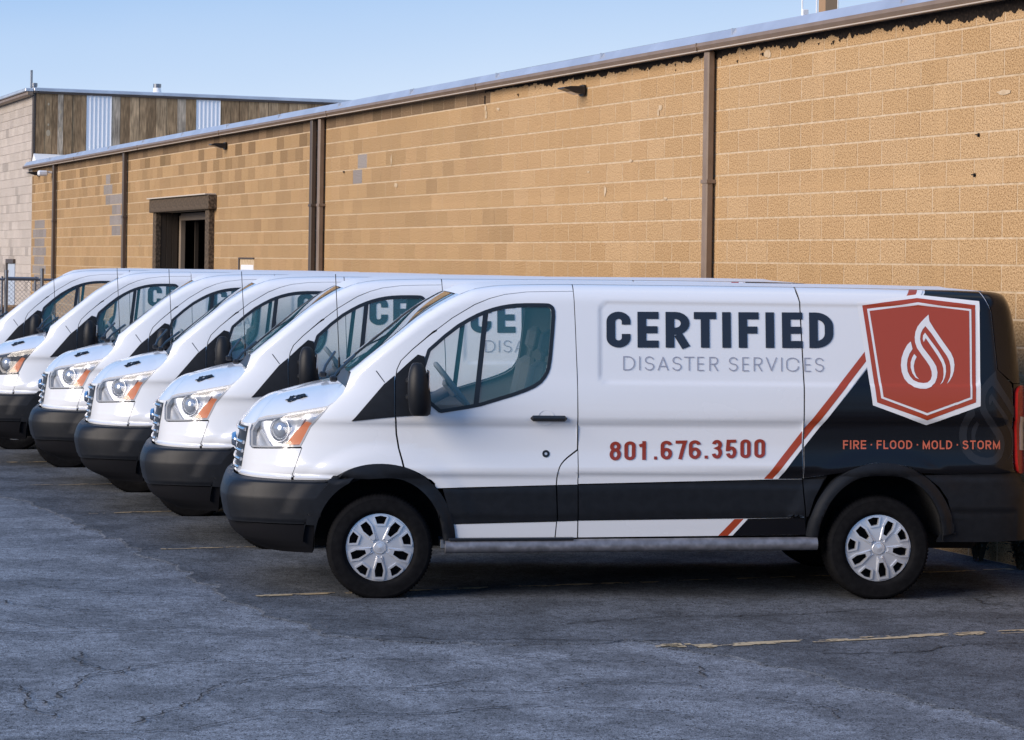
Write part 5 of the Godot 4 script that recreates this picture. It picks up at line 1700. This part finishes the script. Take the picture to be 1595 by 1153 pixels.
	obj("door_cap", box_mesh(Vector3(DOOR_L - 0.34, 3.276, -0.004), Vector3(DOOR_R + 0.30, 3.298, 0.19), 0.004), M.cream_paint, door)
	obj("door_jamb", box_mesh(Vector3(DOOR_L - 0.20, 0.0, -0.003), Vector3(DOOR_L + 0.03, 3.034, 0.10), 0.01), M.weathered_timber, door)
	obj("door_jamb", box_mesh(Vector3(DOOR_R - 0.03, 0.0, -0.003), Vector3(DOOR_R + 0.22, 3.034, 0.10), 0.01), M.weathered_timber, door)
	for j in 3:
		obj("reveal_board", box_mesh(Vector3(DOOR_L - 0.01, 0.0, -0.10 - 0.105 * j), Vector3(DOOR_L + 0.024 + 0.002 * j, 3.034, -0.002 - 0.105 * j), 0.004), M.dark_timber, door)
	obj("inner_frame", box_mesh(Vector3(DOOR_L + 0.03, 0.0, -0.42), Vector3(DOOR_L + 0.15, 2.99, -0.33), 0.006), M.pale_frame, door)
	obj("inner_frame", box_mesh(Vector3(DOOR_L + 0.15, 2.90, -0.42), Vector3(DOOR_R - 0.05, 3.03, -0.33), 0.006), M.pale_frame, door)
	obj("inner_frame", box_mesh(Vector3(DOOR_L + 0.30, 0.0, -0.62), Vector3(DOOR_L + 0.33, 2.89, -0.55), 0.004), M.dark_timber, door)
	# hatch low in the wall
	var hatch := obj("wall_hatch", box_mesh(Vector3(-38.19, 1.70, -0.10), Vector3(-37.33, 2.225, -0.05), 0.005), M.cream_paint, bld)
	obj("hatch_frame", box_mesh(Vector3(-38.22, 2.222, -0.09), Vector3(-37.30, 2.245, 0.02), 0.003), M.dark_brown_metal, hatch)
	obj("hatch_frame", box_mesh(Vector3(-38.22, 1.70, -0.09), Vector3(-38.17, 2.221, 0.02), 0.003), M.dark_brown_metal, hatch)
	obj("hatch_cover", box_mesh(Vector3(-38.08, 1.70, -0.04), Vector3(-37.35, 2.13, 0.01), 0.005), M.white_metal, hatch)

func box_mesh(lo: Vector3, hi: Vector3, b: float) -> ArrayMesh:
	var mb := MB.new()
	mb.box(lo, hi, b)
	return mb.mesh()

# ------------------------------------------------------------------ taller building at the far end
func make_far_building() -> void:
	var b := thing("tall_warehouse", "taller grey block warehouse with a wood-clad end wall at the far left", "building")
	var X := WL
	var mb := MB.new()
	mb.box(Vector3(-95, 0, -30), Vector3(X - 0.03, 5.98, -0.014))
	obj("mortar", mb.mesh(), M.grey_mortar, b)
	var field := MB.new()
	for row in 29:
		var y0 := 0.003 + row * BH
		var a := X - 0.012
		var first := true
		while a > -95.0:
			var w := BW * (0.5 if first and row % 2 == 0 else 1.0)
			first = false
			var v := rng.randf_range(0.9, 1.06)
			var col := Color(0.66, 0.595, 0.53) * v
			if rng.randf() < (0.10 if row > 8 and row < 22 else 0.04): col *= 0.78
			if row > 25: col *= 0.92
			field.col = col
			block_shape(field, a - w + 0.003, a - 0.003, y0 + 0.003, y0 + BH - 0.003, -0.005 + rng.randf_range(0.0, 0.002))
			a -= w
	var fo := obj("block_courses", field.mesh(), M.block_field, b)
	fo.set_meta("kind", "stuff")
	obj("corner_trim", box_mesh(Vector3(X - 0.09, 4.3, -0.05), Vector3(X + 0.02, 6.0, 0.012), 0.01), M.dark_brown_metal, b)
	# roof slab, front gutter, end cap
	var r := MB.new()
	r.quad(Vector3(X + 0.05, 6.06, 0.2), Vector3(-95, 6.06, 0.2), Vector3(-95, 6.85, -9.0), Vector3(X + 0.05, 6.06, -9.0), Vector3.UP)
	r.quad(Vector3(X + 0.05, 6.06, 0.2), Vector3(-95, 6.06, 0.2), Vector3(-95, 6.85, -9.0), Vector3(-95, 6.06, -9.0), Vector3.UP)
	r.box(Vector3(-95, 5.99, -30), Vector3(X - 0.02, 6.04, 0.0))
	obj("roof", r.mesh(), M.roof_metal, b)
	obj("gutter", box_mesh(Vector3(-95, 5.90, 0.004), Vector3(X + 0.06, 5.99, 0.16), 0.02), M.brown_metal, b)
	obj("roof_edge", box_mesh(Vector3(-95, 5.991, 0.002), Vector3(X + 0.06, 6.07, 0.20), 0.015), M.roof_metal, b)
	obj("roof_edge", box_mesh(Vector3(X - 0.015, 6.005, -12.0), Vector3(X + 0.10, 6.085, 0.0), 0.012), M.roof_metal, b)
	obj("end_trim", box_mesh(Vector3(X - 0.01, 5.955, -12.0), Vector3(X + 0.07, 6.004, 0.0), 0.008), M.dark_brown_metal, b)
	# planks of the end wall, two ribbed sheets among them
	var z := -0.06
	var i := 0
	var ys := 4.30
	var knots := [[1, 5.72, 0.022], [1, 5.25, 0.02], [1, 5.06, 0.05], [3, 5.55, 0.03], [3, 5.15, 0.04]]
	while z > -9.0:
		if absf(z + 1.22) < 0.11 or absf(z + 3.80) < 0.12:
			var sheet_mb := MB.new()
			var wd := 0.58
			for k in 18:
				var f0 := k / 18.0; var f1 := (k + 1) / 18.0
				var d0 := 0.018 if (k % 3) == 0 else 0.0
				var d1 := 0.018 if ((k + 1) % 3) == 0 else 0.0
				sheet_mb.quad(Vector3(X + 0.015 + d0, ys, z - wd * f0), Vector3(X + 0.015 + d1, ys, z - wd * f1), Vector3(X + 0.015 + d1, 5.955, z - wd * f1), Vector3(X + 0.015 + d0, 5.955, z - wd * f0), Vector3.RIGHT)
			obj("ribbed_sheet", sheet_mb.mesh(), M.white_metal, b)
			z -= wd
			continue
		var w := rng.randf_range(0.16, 0.27)
		if z > -1.2: w = [0.20, 0.17, 0.13, 0.13, 0.20, 0.20, 0.17][mini(i, 6)]
		var stop := -1.22 if z > -1.22 else (-3.80 if z > -3.80 else -99.0)
		if z - w < stop + 0.12: w = z - stop
		var dark := z > -1.2 and i == 2
		var bot: float = ys if not (z > -1.2) else [4.56, 4.53, 4.58, 4.54, 4.57, 4.56, 4.56, 4.56][mini(i, 7)]
		var pm := MB.new()
		var th := 0.012 + rng.randf_range(0.0, 0.016)
		var zz := z - w + 0.006
		var lean := rng.randf_range(-0.006, 0.006)
		var F := [Vector3(X + th, bot, z), Vector3(X + th, bot, zz), Vector3(X + th, 5.954, zz + lean), Vector3(X + th, 5.954, z + lean)]
		var u := rng.randf()
		pm.tri(F[0], F[1], F[2], Vector3.RIGHT, Vector3.RIGHT, Vector3.RIGHT, Vector2(u, 1), Vector2(u + w * 1.6, 1), Vector2(u + w * 1.6, 0))
		pm.tri(F[0], F[2], F[3], Vector3.RIGHT, Vector3.RIGHT, Vector3.RIGHT, Vector2(u, 1), Vector2(u + w * 1.6, 0), Vector2(u, 0))
		for e in [[0, 3, Vector3(0, 0, 1)], [1, 2, Vector3(0, 0, -1)], [0, 1, Vector3.DOWN]]:
			var A: Vector3 = F[e[0]]; var B: Vector3 = F[e[1]]
			pm.quad(A, B, B - Vector3(th + 0.02, 0, 0), A - Vector3(th + 0.02, 0, 0), e[2])
		var m: Material = M["plank_%d" % (4 if (i == 3 and z > -1.2) or rng.randf() < 0.05 else rng.randi_range(0, 3))]
		if dark: m = M.plank_1
		var pk := obj("plank", pm.mesh(), m, b)
		for kn in knots:
			if kn[0] == i and z > -1.2:
				var cm := MB.new()
				for q in 12: cm.flat(Vector3(0.002, 0, 0), Vector3(0, sin(TAU * q / 12) * kn[2] * 1.5, cos(TAU * q / 12) * kn[2]), Vector3(0, sin(TAU * (q + 1) / 12) * kn[2] * 1.5, cos(TAU * (q + 1) / 12) * kn[2]), Vector3.RIGHT)
				obj("plank_patch", cm.mesh(), M.knot_wood, pk, Vector3(X + th + 0.002, kn[1], z - w / 2))
		z -= w; i += 1
	var fl := MB.new()
	fl.quad(Vector3(X + 0.02, 4.36, 0.02), Vector3(X + 0.02, 4.36, -1.4), Vector3(X + 0.02, 4.56, -1.4), Vector3(X + 0.02, 4.58, -0.02), Vector3.RIGHT)
	fl.quad(Vector3(X + 0.02, 4.58, -0.02), Vector3(X + 0.02, 4.56, -1.4), Vector3(X + 0.55, 4.40, -1.4), Vector3(X + 0.55, 4.40, 0.02), Vector3(0.5, 1, 0))
	fl.quad(Vector3(X + 0.02, 4.58, -0.02), Vector3(X + 0.55, 4.40, 0.02), Vector3(X + 0.55, 4.36, 0.02), Vector3(X + 0.02, 4.36, 0.02), Vector3(0, 0, 1))
	obj("flashing", fl.mesh(), M.white_metal, b)
	# roof vents
	for v in [[X - 0.35, 6.06, -2.95, 0.075, 0.24], [-60.3, 6.06, -0.6, 0.03, 0.70], [-58.2, 6.02, -0.30, 0.055, 0.27]]:
		var vm := MB.new()
		var rr: float = v[3]
		vm.lathe(pts([0.17, 0.0, 0.10, 0.06, rr + 0.015, 0.13, rr + 0.012, 0.16]), 20)
		var vo := obj("roof_vent", vm.mesh(), M.white_metal, b, Vector3(v[0], v[1], v[2]))
		vo.rotation.x = -PI / 2
		var pm := MB.new()
		pm.tube(PackedVector3Array([Vector3(0, 0, 0.10), Vector3(0, 0, v[4])]), rr, 14)
		if rr > 0.05: pm.tube(PackedVector3Array([Vector3(0, 0, v[4] - 0.07), Vector3(0, 0, v[4] + 0.01)]), rr * 1.25, 14)
		obj("vent_pipe", pm.mesh(), M.steel_grey, vo)
	# blue-grey door
	var d := obj("door", box_mesh(Vector3(-59.62, 0.0, -0.006), Vector3(-58.72, 2.05, 0.02), 0.004), M.door_paint, b)
	obj("door_frame", box_mesh(Vector3(-59.74, 0.0, -0.006), Vector3(-59.63, 2.16, 0.06), 0.004), M.dark_brown_metal, d)
	obj("door_frame", box_mesh(Vector3(-59.62, 2.06, -0.006), Vector3(-58.7, 2.16, 0.06), 0.004), M.dark_brown_metal, d)
	obj("door_knob", box_mesh(Vector3(-59.52, 0.98, 0.021), Vector3(-59.44, 1.06, 0.08), 0.02), M.steel_grey, d)

# ------------------------------------------------------------------ small things
func wedge_lamp(at: Vector3, label: String, flip := false) -> void:
	var t := thing("wall_lamp", label, "wall lamp", at, 0.0, "wedge lamps on the warehouse wall")
	var mb := MB.new()
	# slim head on a stub arm: thick at the wall, tapering outwards
	var prof := [[0.05, -0.045, 0.050], [0.12, -0.050, 0.052], [0.30, -0.008, 0.046], [0.40, 0.014, 0.030]]
	for i in 3:
		var a: Array = prof[i]; var b: Array = prof[i + 1]
		for s in [-1.0, 1.0]:
			mb.quad(Vector3(s * 0.13, a[1], a[0]), Vector3(s * 0.13, b[1], b[0]), Vector3(s * 0.13, b[2], b[0]), Vector3(s * 0.13, a[2], a[0]), Vector3(s, 0, 0))
		mb.quad(Vector3(-0.13, a[2], a[0]), Vector3(0.13, a[2], a[0]), Vector3(0.13, b[2], b[0]), Vector3(-0.13, b[2], b[0]), Vector3(0, 1, 0.2))
		mb.quad(Vector3(-0.13, a[1], a[0]), Vector3(0.13, a[1], a[0]), Vector3(0.13, b[1], b[0]), Vector3(-0.13, b[1], b[0]), Vector3(0, -1, 0.2))
	mb.quad(Vector3(-0.13, 0.012, 0.40), Vector3(0.13, 0.012, 0.40), Vector3(0.13, 0.03, 0.40), Vector3(-0.13, 0.03, 0.40), Vector3(0, 0, 1))
	mb.quad(Vector3(-0.13, -0.055, 0.05), Vector3(0.13, -0.055, 0.05), Vector3(0.13, 0.055, 0.05), Vector3(-0.13, 0.055, 0.05), Vector3(0, 0, -1))
	t.scale = Vector3(0.7, 0.8, 0.68)
	obj("lamp_head", mb.mesh(), M.trim_black, t)
	obj("wall_plate", box_mesh(Vector3(-0.08, -0.075, 0.006), Vector3(0.08, 0.075, 0.06), 0.01), M.trim_black, t)
	var gl := MB.new()
	gl.quad(Vector3(-0.10, -0.052, 0.14), Vector3(0.10, -0.052, 0.14), Vector3(0.10, -0.016, 0.275), Vector3(-0.10, -0.016, 0.275), Vector3(0, -1, 0.2))
	obj("lamp_glass", gl.mesh(), M.clear_plastic, t, Vector3(0, -0.006, 0))

func make_small_things() -> void:
	wedge_lamp(Vector3(-24.15, 4.045, 0), "black wedge lamp under the black tar line, nearest of three on the tan wall")
	wedge_lamp(Vector3(-39.13, 4.055, 0), "black wedge lamp on the tan wall above and right of the timber doorway")
	wedge_lamp(Vector3(-55.75, 4.09, 0), "black wedge lamp at the far left end of the tan wall, beside the small camera")
	var c := thing("security_camera", "small white security camera at the left end of the tan wall", "security camera", Vector3(-54.2, 4.05, 0))
	obj("camera_body", box_mesh(Vector3(-0.07, -0.06, 0.10), Vector3(0.07, 0.06, 0.32), 0.03), M.white_metal, c)
	obj("camera_mount", box_mesh(Vector3(-0.03, 0.0, 0.006), Vector3(0.03, 0.05, 0.12), 0.01), M.white_metal, c)
	# chain-link fence standing out from the wall
	var FX := -48.0
	var f := thing("chain_link_fence", "grey chain-link fence with pipe posts in front of the tall grey warehouse", "fence", Vector3(FX, 0, 0))
	for p in [[0.62, 1.90, 0.032], [1.33, 1.96, 0.036], [1.46, 1.80, 0.022], [2.02, 1.92, 0.036], [2.10, 1.8, 0.022], [3.6, 1.92, 0.036], [5.2, 1.92, 0.036]]:
		var pm := MB.new()
		pm.tube(PackedVector3Array([Vector3(0, 0, p[0]), Vector3(0, p[1], p[0])]), p[2], 12)
		pm.tube(PackedVector3Array([Vector3(0, p[1] - 0.02, p[0]), Vector3(0, p[1] + 0.03, p[0])]), p[2] * 1.15, 12)
		obj("post", pm.mesh(), M.steel_grey, f)
	var rm := MB.new()
	rm.tube(PackedVector3Array([Vector3(0.0, 1.77, 0.62), Vector3(0.0, 1.77, 5.2)]), 0.024, 10)
	obj("rail", rm.mesh(), M.steel_grey, f)
	rm = MB.new()
	rm.tube(PackedVector3Array([Vector3(0.0, 1.79, 1.40), Vector3(0.0, 1.79, 2.05)]), 0.030, 10)
	obj("gate_rail", rm.mesh(), M.steel_grey, f)
	var wm := MB.new()
	var d := 0.082
	var span := 4.58
	var z := -1.8
	while z < span:
		for s in [0, 1]:
			var a := Vector3(0.004 * s, 0.03, 0.62 + z) ; var b := Vector3(0.004 * s, 1.80, 0.62 + z + 1.77)
			if s == 1: a = Vector3(0.006, 1.80, 0.62 + z); b = Vector3(0.006, 0.03, 0.62 + z + 1.77)
			var t0 := clampf((0.62 - a.z) / 1.77, 0.0, 1.0); var t1 := clampf((5.2 - a.z) / 1.77, 0.0, 1.0)
			if t1 - t0 > 0.02: wm.tube(PackedVector3Array([a.lerp(b, t0), a.lerp(b, t1)]), 0.0028, 4, false)
		z += d
	var wo := obj("wire_mesh", wm.mesh(), M.wire, f)
	wo.set_meta("kind", "stuff")
	# timber stacked behind the fence
	var tp := thing("timber_stack", "low stack of brown timber behind the chain-link fence", "timber stack", Vector3(-51.5, 0, 1.35))
	for i in 4:
		for j in 5:
			obj("timber", box_mesh(Vector3(-0.6 + rng.randf_range(-0.1, 0.1), 0.02 + 0.24 * j, -0.5 + 0.25 * i), Vector3(0.6 + rng.randf_range(-0.1, 0.1), 0.24 + 0.24 * j, -0.27 + 0.25 * i), 0.02), M["plank_%d" % ((i + j) % 4)], tp)
	# rooftop chimney and aerials
	var ch := thing("chimney", "square tan chimney on the roof at the top right", "chimney", Vector3(-31.2, 4.5, -6.7))
	obj("stack", box_mesh(Vector3(-0.10, -0.3, -0.10), Vector3(0.10, 2.1, 0.10), 0.008), M.chimney_brick, ch)
	obj("chimney_collar", box_mesh(Vector3(-0.13, -0.3, -0.13), Vector3(0.13, 0.1, 0.13), 0.01), M.white_metal, ch)
	var an := thing("rooftop_aerial", "thin metal aerial poles with panels on the roof left of the chimney", "aerial", Vector3(-31.6, 4.5, -6.5))
	for p in [[0.0, 0.0], [-0.05, 0.26], [0.02, 0.46], [-0.08, 0.62]]:
		var pm := MB.new()
		pm.tube(PackedVector3Array([Vector3(p[0], -0.3, -p[1]), Vector3(p[0], 2.0, -p[1])]), 0.012, 8)
		obj("pole", pm.mesh(), M.white_metal, an)
	for p in [[0.02, 0.02, 1.12, 1.42], [0.03, 0.30, 1.2, 1.38], [0.03, 0.50, 1.15, 1.40]]:
		obj("panel", box_mesh(Vector3(p[0], p[2], -p[1] - 0.05), Vector3(p[0] + 0.05, p[3], -p[1] + 0.05), 0.01), M.white_metal, an)
	# dry weeds at the foot of the wall
	for w in [[-16.08, 0.12, 0.34, "dry dark weed against the block wall under the nearest van's tail"], [-15.55, 0.08, 0.2, "dry dark weed at the wall foot by the right edge of the photo"]]:
		var t := thing("weed", w[3], "weed", Vector3(w[0], 0.01, w[1]), 0.0, "weeds at the foot of the wall")
		var wmb := MB.new()
		for i in 150:
			var a := rng.randf() * TAU
			var l: float = w[2] * rng.randf_range(0.4, 1.0)
			var base := Vector3(cos(a) * 0.05, rng.randf_range(0.0, 0.12), sin(a) * 0.03)
			var tip := base + Vector3(cos(a) * l * rng.randf_range(0.1, 0.45), l, sin(a) * l * 0.2)
			var s := Vector3(-sin(a), 0, cos(a)) * 0.006
			wmb.flat(base - s, base + s, tip, Vector3(0, 0, 1))
			for k in 3:
				var q := base.lerp(tip, rng.randf_range(0.3, 0.95))
				var e := Vector3(rng.randfn(0, 0.03), rng.randfn(0, 0.02), rng.randfn(0, 0.02))
				wmb.flat(q, q + e, q + e.rotated(Vector3.UP, 0.8) * 0.8 + Vector3(0, 0.012, 0), Vector3(0, 0, 1))
		obj("stems", wmb.mesh(), M.dry_weed, t)
